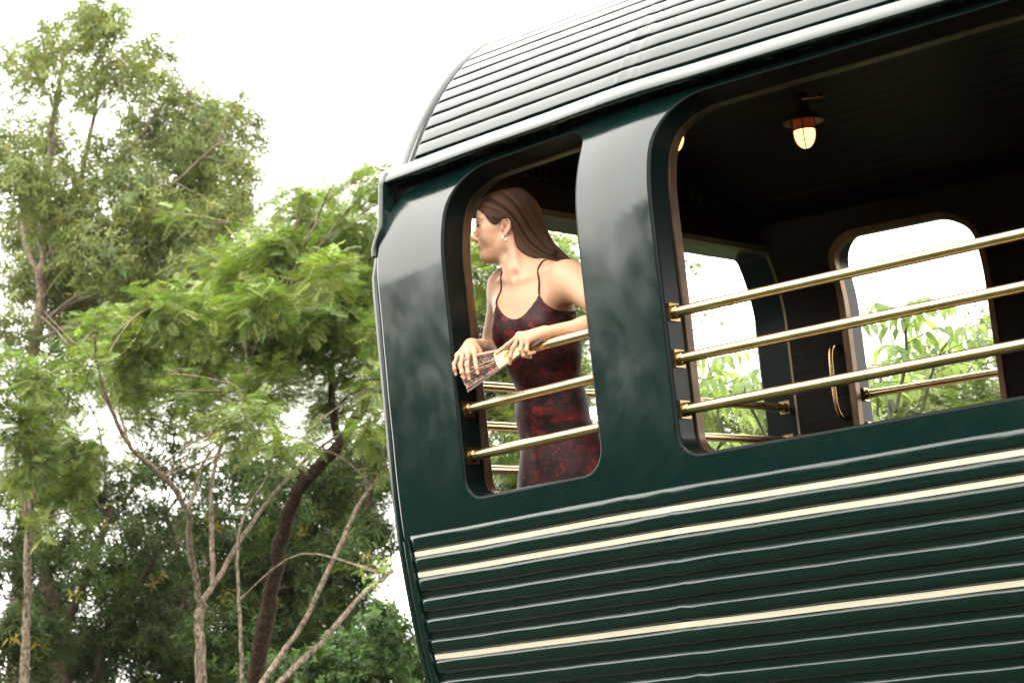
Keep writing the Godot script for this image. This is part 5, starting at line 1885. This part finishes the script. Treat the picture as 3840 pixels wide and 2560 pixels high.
func dress_print() -> ImageTexture:
	# dark red flowers and leaves scattered over near-black cloth
	var r := RandomNumberGenerator.new()
	r.seed = 61
	var n := 512
	var im := Image.create(n, n, false, Image.FORMAT_RGB8)
	var fine := FastNoiseLite.new()
	fine.frequency = 0.014
	fine.fractal_octaves = 5
	fine.seed = 8
	var flowers := []
	for k in 60:
		flowers.append([Vector2(r.randf() * n, r.randf() * n), r.randf_range(26, 62), r.randf() * TAU, r.randi_range(4, 7), r.randf_range(0.15, 1.0), r.randf() < 0.3])
	for y in n:
		for x in n:
			# blend with the shifted noise near the far edges, so that the tile repeats without a seam
			var wx := smoothstep(n * 0.75, n, x)
			var wy := smoothstep(n * 0.75, n, y)
			var t := lerpf(lerpf(fine.get_noise_2d(x, y), fine.get_noise_2d(x - n, y), wx), lerpf(fine.get_noise_2d(x, y - n), fine.get_noise_2d(x - n, y - n), wx), wy)
			var t2 := lerpf(lerpf(fine.get_noise_2d(x + 900, y), fine.get_noise_2d(x + 900 - n, y), wx), lerpf(fine.get_noise_2d(x + 900, y - n), fine.get_noise_2d(x + 900 - n, y - n), wx), wy)
			var c := Color(0.060, 0.027, 0.048).lerp(Color(0.26, 0.064, 0.076), smoothstep(-0.22, 0.22, t))
			c = c.lerp(Color(0.48, 0.12, 0.11), 0.8 * smoothstep(0.12, 0.34, t2))
			for f in flowers:
				var d: Vector2 = Vector2(x, y) - f[0]
				d.x -= roundf(d.x / n) * n
				d.y -= roundf(d.y / n) * n
				d += Vector2(t, t2) * 26.0
				var l := d.length()
				if l < f[1]:
					var a: float = d.angle() + f[2] + l * 0.012
					var petal: float = f[1] * (0.50 + 0.42 * cos(a * f[3]))
					var edge := 1.0 - smoothstep(petal - 4.0, petal + 1.0, l)
					if edge > 0.0:
						var v: float = f[4] * (0.5 + 0.5 * cos(l * 0.30 + t * 9.0)) + 0.5 * t2
						var to := Color(0.085, 0.035, 0.075) if f[5] else Color(0.14, 0.04, 0.058).lerp(Color(0.50, 0.12, 0.11), clampf(v, 0.0, 1.0))
						c = c.lerp(to, edge * 0.85)
			im.set_pixel(x, y, c)
	return ImageTexture.create_from_image(im)


func eyes(w: Node3D, t: Transform3D) -> void:
	mat("eye_white", lin(0.42, 0.38, 0.35), 0.15)
	mat("iris", lin(0.05, 0.03, 0.02), 0.08)
	mat("lash", lin(0.01, 0.007, 0.006), 0.6)
	for s in [-1.0, 1.0]:
		var c := Vector3(0.0582, 0.0100, s * 0.0305)
		var b := Builder.new()
		var prof := PackedVector2Array()
		for k in 11:
			prof.append(Vector2(sin(PI * k / 10.0), cos(PI * k / 10.0)) * 0.0121)
		b.lathe(prof, t * Transform3D(Basis(), c), 16)
		var e := part(w, "eye", b.done(), M.eye_white)
		b = Builder.new()
		var dsc := PackedVector2Array([Vector2(0.0, 0.0125), Vector2(0.003, 0.0124), Vector2(0.0056, 0.0112)])
		var tilt := Basis(Vector3(0, 0, 1), -PI / 2)
		b.lathe(dsc, t * Transform3D(tilt, c), 14)
		part(e, "iris", b.done(), M.iris)
		b = Builder.new()
		for k in 22:
			var f := k / 21.0
			var zz: float = s * lerpf(0.0215, 0.0430, f)
			var xx := 0.0712 - 0.0105 * pow(f, 1.6)
			var at := Vector3(xx, 0.0140 - 0.0030 * pow(absf(f - 0.42) * 1.6, 2.0), zz)
			var out := Vector3(0.8, 0.1, s * lerpf(-0.1, 0.75, f)).normalized()
			var l := lerpf(0.0055, 0.0085, f)
			var path := PackedVector3Array([t * at, t * (at + out * l * 0.5 - Vector3(0, l * 0.10, 0)), t * (at + out * l + Vector3(0, l * 0.05, 0))])
			b.tube(path, PackedFloat32Array([0.0008, 0.0006, 0.0002]), 4, false)
		part(w, "eyelashes", b.done(), M.lash)


var guides := []


func hair_point(a: float, t: float, lift: float) -> Vector3:
	# a: 0 lowest guide .. 5 top guide, t: 0 root .. 1 tip
	var i := mini(int(a), guides.size() - 2)
	var f := a - i
	var g0: PackedVector3Array = guides[maxi(i - 1, 0)]
	var g1: PackedVector3Array = guides[i]
	var g2: PackedVector3Array = guides[i + 1]
	var g3: PackedVector3Array = guides[mini(i + 2, guides.size() - 1)]
	var x := clampf(t, 0.0, 1.0) * (g1.size() - 1)
	var k := mini(int(x), g1.size() - 2)
	var u := x - k
	var p := g1[k].lerp(g1[k + 1], u).cubic_interpolate(g2[k].lerp(g2[k + 1], u), g0[k].lerp(g0[k + 1], u), g3[k].lerp(g3[k + 1], u), f)
	var out := Vector3(p.x + 0.045, maxf(p.y, -0.02) - 0.02, p.z * 1.3)
	if p.y < -0.05:
		out = Vector3(-0.1, 0.25, -1.0)
	return p + out.normalized() * lift


func hair(w: Node3D, t: Transform3D) -> void:
	var m := mat("hair", Color.WHITE, 0.42, 0.0, 0.34)
	m.vertex_color_use_as_albedo = true
	mat("hair_base", lin(0.026, 0.0125, 0.0078), 0.6, 0.0, 0.2)
	var raw := [
		[Vector3(0.073, 0.077, -0.004), Vector3(0.051, 0.049, -0.048), Vector3(0.027, 0.029, -0.066), Vector3(0.000, 0.0185, -0.0745), Vector3(-0.030, 0.012, -0.0765), Vector3(-0.0405, -0.013, -0.0715), Vector3(-0.039, -0.043, -0.064), Vector3(-0.043, -0.074, -0.066), Vector3(-0.067, -0.101, -0.072), Vector3(-0.103, -0.124, -0.078), Vector3(-0.142, -0.142, -0.082)],
		[Vector3(0.072, 0.082, -0.003), Vector3(0.046, 0.060, -0.051), Vector3(0.016, 0.041, -0.071), Vector3(-0.013, 0.027, -0.0785), Vector3(-0.037, 0.004, -0.077), Vector3(-0.051, -0.028, -0.069), Vector3(-0.059, -0.060, -0.064), Vector3(-0.077, -0.089, -0.066), Vector3(-0.107, -0.113, -0.072), Vector3(-0.146, -0.134, -0.078), Vector3(-0.202, -0.159, -0.082)],
		[Vector3(0.060, 0.097, -0.002), Vector3(0.032, 0.076, -0.056), Vector3(0.005, 0.058, -0.073), Vector3(-0.023, 0.035, -0.079), Vector3(-0.044, 0.008, -0.075), Vector3(-0.060, -0.025, -0.064), Vector3(-0.075, -0.060, -0.058), Vector3(-0.099, -0.088, -0.058), Vector3(-0.133, -0.114, -0.064), Vector3(-0.176, -0.140, -0.074), Vector3(-0.225, -0.167, -0.080)],
		[Vector3(0.036, 0.113, -0.002), Vector3(0.009, 0.095, -0.056), Vector3(-0.015, 0.073, -0.073), Vector3(-0.041, 0.046, -0.079), Vector3(-0.061, 0.014, -0.070), Vector3(-0.078, -0.022, -0.060), Vector3(-0.100, -0.059, -0.054), Vector3(-0.126, -0.090, -0.056), Vector3(-0.160, -0.118, -0.062), Vector3(-0.196, -0.145, -0.072), Vector3(-0.236, -0.172, -0.080)],
		[Vector3(0.006, 0.124, -0.002), Vector3(-0.024, 0.109, -0.052), Vector3(-0.051, 0.084, -0.067), Vector3(-0.072, 0.053, -0.071), Vector3(-0.087, 0.022, -0.058), Vector3(-0.104, -0.015, -0.045), Vector3(-0.124, -0.053, -0.042), Vector3(-0.148, -0.084, -0.045), Vector3(-0.177, -0.114, -0.054), Vector3(-0.207, -0.145, -0.066), Vector3(-0.237, -0.173, -0.078)],
		[Vector3(-0.035, 0.128, -0.002), Vector3(-0.064, 0.118, -0.036), Vector3(-0.088, 0.096, -0.046), Vector3(-0.106, 0.064, -0.048), Vector3(-0.118, 0.030, -0.038), Vector3(-0.130, -0.008, -0.030), Vector3(-0.142, -0.043, -0.030), Vector3(-0.162, -0.075, -0.038), Vector3(-0.188, -0.109, -0.050), Vector3(-0.214, -0.142, -0.064), Vector3(-0.238, -0.173, -0.078)],
		[Vector3(-0.050, 0.129, 0.004), Vector3(-0.076, 0.120, 0.004), Vector3(-0.101, 0.100, 0.004), Vector3(-0.121, 0.066, 0.004), Vector3(-0.132, 0.030, 0.004), Vector3(-0.140, -0.008, 0.004), Vector3(-0.149, -0.043, 0.0), Vector3(-0.166, -0.073, -0.014), Vector3(-0.190, -0.107, -0.032), Vector3(-0.215, -0.141, -0.054), Vector3(-0.238, -0.173, -0.076)]]
	for g in raw:
		guides.append(curve(g, 5))
	# the mass of the hair below the strands, closed over the far side of the head
	var f := Field.new()
	f.ell(Vector3(-0.028, 0.040, 0), Vector3(0.0930, 0.0845, 0.0735), 0.02)
	f.ell(Vector3(0.012, 0.047, 0), Vector3(0.0580, 0.0590, 0.0605), 0.03)
	f.cap(Vector3(-0.080, 0.02, 0), Vector3(-0.092, -0.050, -0.005), 0.040, 0.030, 0.04)
	f.cap(Vector3(-0.092, -0.05, -0.005), Vector3(-0.165, -0.108, -0.045), 0.028, 0.014, 0.03)
	f.cap(Vector3(-0.065, -0.03, -0.030), Vector3(-0.085, -0.085, -0.042), 0.024, 0.012, 0.03)
	f.cap(Vector3(-0.085, -0.085, -0.045), Vector3(-0.165, -0.128, -0.064), 0.013, 0.009, 0.02)
	var shape := func(p: Vector3, ids: PackedInt32Array) -> float:
		# keep clear of the face: forward of a line from the forehead to the ear, then down behind the ear
		var line := minf((0.074 - p.x) * 0.80 + (p.y - 0.077) * 0.60, 1.0)
		if p.y < 0.020:
			line = minf(-0.036 - p.x + maxf(0.0, p.y) * 0.6, line)
		return maxf(f.value(p, ids), -line)
	var b := Builder.new()
	net(f, Vector3(-0.22, -0.16, -0.10), Vector3(0.09, 0.14, 0.10), 0.004, b, t, func(_p): return Color.WHITE, func(_p): return true, shape)
	b.colored = false
	var base := part(w, "hair", b.done(), M.hair_base, "long straight brown hair combed back behind the ear")
	# strands
	var r := RandomNumberGenerator.new()
	r.seed = 15
	b = Builder.new()
	b.colored = true
	var steps := 22
	for k in 4200:
		var a: float = [r.randf() * 6.0, r.randf() * 2.0, r.randf_range(3.6, 6.0)][k % 3]
		if k < 90:
			a = 0.0 + 0.12 * r.randf()
		var a1 := clampf(a + r.randfn(0.0, 0.16), 0.0, 6.0)
		var lift := r.randf_range(0.0008, 0.0040) if k % 5 else r.randf_range(0.0025, 0.0052)
		var t1 := r.randf_range(0.80, 1.0)
		var t0 := 0.0 if r.randf() < 0.75 else r.randf_range(0.0, 0.3)
		var ph := r.randf() * TAU
		var path := PackedVector3Array()
		var radii := PackedFloat32Array()
		for s in steps + 1:
			var q := float(s) / steps
			var tt := lerpf(t0, t1, q)
			var aa := clampf(lerpf(a, a1, q) + 0.05 * sin(q * 5.0 + ph), 0.0, 6.0)
			var p := hair_point(aa, tt, lift * smoothstep(0.0, 0.12, q) + 0.0015 * q * sin(ph))
			if k % 7 == 6:
				p.z = -p.z    # the far side of the head
			path.append(t * p)
			radii.append(0.00072 * smoothstep(0.0, 0.05, q + 0.02) * (1.0 - 0.75 * smoothstep(0.75, 1.0, q)))
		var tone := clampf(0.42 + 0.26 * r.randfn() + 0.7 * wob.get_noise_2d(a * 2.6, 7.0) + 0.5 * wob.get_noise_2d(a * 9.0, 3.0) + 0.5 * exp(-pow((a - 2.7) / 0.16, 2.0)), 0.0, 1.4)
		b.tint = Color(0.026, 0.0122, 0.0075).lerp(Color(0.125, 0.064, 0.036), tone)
		b.tube(path, radii, 3, false)
	# the short hair at the temple, combed back over the ear
	for k in 330:
		var e := r.randf()
		var low := [Vector3(0.047, 0.043, -0.0555), Vector3(0.036, 0.019, -0.0655), Vector3(0.022, 0.006, -0.0705), Vector3(0.008, 0.006, -0.0745), Vector3(-0.008, 0.0165, -0.0795), Vector3(-0.026, 0.0165, -0.0830)]
		var high := [Vector3(0.056, 0.055, -0.046), Vector3(0.036, 0.036, -0.0620), Vector3(0.018, 0.0245, -0.0705), Vector3(0.003, 0.0205, -0.0755), Vector3(-0.012, 0.0215, -0.0800), Vector3(-0.030, 0.0190, -0.0815)]
		var pts := []
		for q in 6:
			pts.append(low[q].lerp(high[q], e) + Vector3(0, 0, -0.001 - 0.0012 * r.randf()))
		var path := curve(pts, 4)
		for q in path.size():
			path[q] = t * path[q]
		var radii := flat_radii(path.size(), 0.0006, 0.0004)
		radii[0] = 0.0002
		b.tint = Color(0.026, 0.0125, 0.0078).lerp(Color(0.075, 0.038, 0.022), clampf(0.3 + 0.3 * r.randfn() + 0.3 * e, 0.0, 1.0))
		b.tube(path, radii, 3, false)
	b.own_normals = true
	part(base, "strands", b.done(), M.hair).set_meta("kind", "stuff")
	# short hairs along the crown that stand off the head
	b = Builder.new()
	b.colored = true
	for k in 40:
		var a := r.randf_range(0.8, 5.2)
		var p := hair_point(a, r.randf() * 0.05, 0.001)
		var d := (Vector3(r.randf_range(-0.2, 0.9), 1.0, r.randf_range(-0.5, 0.5))).normalized()
		var l := r.randf_range(0.004, 0.012)
		b.tint = Color(0.06, 0.035, 0.022)
		b.tube(PackedVector3Array([t * p, t * (p + d * l * 0.5), t * (p + d * l + Vector3(-0.3, 0.0, 0) * l)]), PackedFloat32Array([0.0004, 0.0003, 0.0001]), 3, false)
	part(base, "flyaway_hairs", b.done(), M.hair).set_meta("kind", "stuff")


func jewels(w: Node3D, back: Transform3D) -> void:
	mat("silver", lin(0.85, 0.80, 0.74), 0.12, 1.0)
	var m := mat("ruby", lin(0.55, 0.02, 0.16), 0.05, 0.0, 0.8)
	var b := Builder.new()
	var ring := PackedVector3Array()
	var c := Vector3(-0.0085, -0.0430, -0.0755)
	for k in 22:
		var a := PI * 0.62 + TAU * 0.86 * k / 21.0
		ring.append(back * head_t * (c + Vector3(cos(a) * 0.0078, sin(a) * 0.0085, -0.002 * cos(a))))
	b.tube(ring, flat_radii(22, 0.0016, 0.0016), 8)
	part(w, "earring", b.done(), M.silver)
	b = Builder.new()
	# a finger ring with a pink stone in a rim of small clear ones
	var p0 := Vector3(-0.6865, 2.6882, -0.0665)
	var ax := (Vector3(-0.6734, 2.6621, -0.0500) - Vector3(-0.6860, 2.7054, -0.0780)).normalized()
	var u := ax.cross(Vector3(0, 0, 1)).normalized()
	var v := u.cross(ax)
	p0 = Vector3(-0.6860, 2.7054, -0.0780).lerp(Vector3(-0.6734, 2.6621, -0.0500), 0.55)
	var hoop := PackedVector3Array()
	for k in 25:
		hoop.append(back * (p0 + (u * cos(TAU * k / 24) + v * sin(TAU * k / 24)) * 0.0088))
	b.tube(hoop, flat_radii(25, 0.0011, 0.0011), 6, false)
	var rg := part(w, "finger_ring", b.done(), M.silver)
	var top := p0 + (Vector3(0.1, 0.05, 1.0).normalized() * 0.0098)
	b = Builder.new()
	var face_t := Transform3D(Basis(Vector3(1, 0, 0), Vector3(0, 0, 1), Vector3(0, -1, 0)), top)
	b.lathe(PackedVector2Array([Vector2(0.0, 0.0032), Vector2(0.0028, 0.0028), Vector2(0.0046, 0.0010), Vector2(0.0040, -0.001)]), back * face_t, 8)
	part(rg, "stone", b.done(), M.ruby, "pink stone")
	b = Builder.new()
	for k in 8:
		var q := top + Vector3(cos(TAU * k / 8), sin(TAU * k / 8), -0.05) * 0.0060
		b.lathe(PackedVector2Array([Vector2(0.0, 0.0018), Vector2(0.0014, 0.001), Vector2(0.0016, -0.001)]), back * Transform3D(Basis(Vector3(1, 0, 0), Vector3(0, 0, 1), Vector3(0, -1, 0)), q), 6)
	part(rg, "stone_rim", b.done(), M.silver)


# ---- the folding fan ----
func build_fan() -> void:
	var pivot := Vector3(-0.4057, 2.6901, -0.0880)
	var upper := Vector3(-0.742, 2.6930, -0.086)
	var lower := Vector3(-0.6860, 2.5810, -0.064)
	var t := thing("folding_fan", "half open folding fan with floral paper and gilt sticks in her hands", "fan", pivot)
	var tex := fan_print()
	var m := mat("fan_paper", Color.WHITE, 0.6, 0.0, 0.4)
	m.albedo_texture = tex
	m.cull_mode = BaseMaterial3D.CULL_DISABLED
	mat("fan_back", lin(0.42, 0.28, 0.17), 0.6)
	mat("gilt", lin(0.72, 0.50, 0.22), 0.3, 0.7)
	mat("stick", lin(0.40, 0.25, 0.17), 0.45)
	mat("dark_stick", lin(0.06, 0.03, 0.02), 0.4)
	var pleats := 11
	var u := (upper - pivot)
	var l := (lower - pivot)
	var nrm := l.cross(u).normalized()
	if nrm.z < 0:
		nrm = -nrm
	var rays := []
	for k in pleats * 2 + 1:
		var f := float(k) / (pleats * 2)
		# the folds are not all opened alike: some lie shut against each other
		var g := f + 0.035 * sin(f * 17.0) + 0.02 * sin(f * 41.0)
		if f > 0.52 and f < 0.68:
			g = lerpf(g, 0.62, 0.55)
		g = clampf(g, 0.0, 1.0)
		if k == 0: g = 0.0
		if k == pleats * 2: g = 1.0
		var v := u.slerp(l, g).normalized() * lerpf(u.length(), l.length(), g)
		rays.append([v, nrm * (0.0042 if k % 2 == 0 else -0.0042)])
	# the pleated paper
	var b := Builder.new()
	b.own_normals = true
	var v := PackedVector3Array()
	var uvs := PackedVector2Array()
	var nn := PackedVector3Array()
	var idx := PackedInt32Array()
	for k in rays.size() - 1:
		var a: Vector3 = rays[k][0]
		var c: Vector3 = rays[k + 1][0]
		var oa: Vector3 = rays[k][1]
		var oc: Vector3 = rays[k + 1][1]
		var q := [a * 0.53 + oa * 0.55, a + oa, c + oc, c * 0.53 + oc * 0.55]
		var n: Vector3 = (q[1] - q[0]).cross(q[3] - q[0]).normalized()
		if n.dot(nrm) < 0:
			n = -n
		var at := v.size()
		for j in 4:
			v.append(q[j])
			nn.append(n)
		uvs.append(Vector2(float(k) / pleats / 2, 0.0))
		uvs.append(Vector2(float(k) / pleats / 2, 1.0))
		uvs.append(Vector2(float(k + 1) / pleats / 2, 1.0))
		uvs.append(Vector2(float(k + 1) / pleats / 2, 0.0))
		for tri3 in [[0, 1, 2], [0, 2, 3]]:
			var f: Vector3 = (q[tri3[2]] - q[tri3[0]]).cross(q[tri3[1]] - q[tri3[0]])
			if f.dot(n) >= 0:
				idx.append_array([at + tri3[0], at + tri3[1], at + tri3[2]])
			else:
				idx.append_array([at + tri3[0], at + tri3[2], at + tri3[1]])
	var arr := []
	arr.resize(Mesh.ARRAY_MAX)
	arr[Mesh.ARRAY_VERTEX] = v
	arr[Mesh.ARRAY_NORMAL] = nn
	arr[Mesh.ARRAY_TEX_UV] = uvs
	arr[Mesh.ARRAY_INDEX] = idx
	var mesh := ArrayMesh.new()
	mesh.add_surface_from_arrays(Mesh.PRIMITIVE_TRIANGLES, arr)
	part(t, "paper_leaf", mesh, M.fan_paper)
	# the sticks, scalloped and gilt below the paper
	for k in range(0, rays.size(), 2):
		var dirn: Vector3 = rays[k][0]
		var ln := dirn.length()
		dirn = dirn / ln
		var sd := nrm.cross(dirn).normalized()
		var edge := k == 0 or k == rays.size() - 1
		b = Builder.new()
		var rows := []
		var n := 16
		for side in [1.0, -1.0]:
			var lo := PackedVector3Array()
			for s in n + 1:
				var f := float(s) / n
				var r := lerpf(-0.012, ln * (1.0 if edge else 0.56), f)
				var wd := lerpf(0.0030, 0.0038 if edge else 0.0062, f) * (1.0 + (0.22 * sin(f * 38.0) if f > 0.55 and not edge else 0.0))
				lo.append(dirn * r + sd * wd * side + nrm * (0.0010 + k * 0.00022 + (0.0042 if edge else 0.0)))
			rows.append(lo)
		var back := []
		for row in rows:
			var bk := PackedVector3Array()
			for p in row:
				bk.append(p - nrm * (0.0022 if edge else 0.0012))
			back.append(bk)
		b.grid([rows[0], rows[1]])
		b.grid([rows[1], back[1]])
		b.grid([back[1], back[0]])
		b.grid([back[0], rows[0]])
		part(t, "guard_stick" if edge else "stick", b.done(), (M.stick if k == 0 else M.dark_stick) if edge else M.gilt)
	b = Builder.new()
	b.lathe(PackedVector2Array([Vector2(0.0, 0.010), Vector2(0.0035, 0.009), Vector2(0.0045, 0.006), Vector2(0.003, 0.004), Vector2(0.003, -0.002)]), Transform3D(Basis(Vector3(1, 0, 0), nrm, Vector3(1, 0, 0).cross(nrm)).orthonormalized(), Vector3.ZERO), 12)
	part(t, "rivet", b.done(), M.brass_dark)


func fan_print() -> ImageTexture:
	# pink blossoms and grey-blue leaves on cream paper with dark fold lines
	var r := RandomNumberGenerator.new()
	r.seed = 33
	var n := 256
	var im := Image.create(n, n, false, Image.FORMAT_RGB8)
	var nz := FastNoiseLite.new()
	nz.seed = 6
	nz.frequency = 0.05
	var spots := []
	for k in 70:
		spots.append([Vector2(r.randf() * n, r.randf() * n), r.randf_range(8, 20), r.randf() * TAU, [Color(0.80, 0.42, 0.45), Color(0.70, 0.16, 0.26), Color(0.36, 0.42, 0.45), Color(0.25, 0.27, 0.28), Color(0.85, 0.66, 0.60)][r.randi() % 5]])
	for y in n:
		for x in n:
			var t := nz.get_noise_2d(x, y) * 0.5 + 0.5
			var c := Color(0.83, 0.70, 0.60).lerp(Color(0.45, 0.44, 0.45), smoothstep(0.42, 0.62, t))
			for s in spots:
				var d: Vector2 = Vector2(x, y) - s[0]
				var l := d.length()
				if l < s[1] * (0.62 + 0.38 * cos((d.angle() + s[2]) * 5.0)):
					c = c.lerp(s[3], 0.8)
			var fold := fposmod(x / float(n) * 22.0, 1.0)
			if fold < 0.09 or fold > 0.93:
				c = c.darkened(0.7)
			if y > n - 9:
				c = Color(0.85, 0.72, 0.55)
			im.set_pixel(x, y, c)
	return ImageTexture.create_from_image(im)
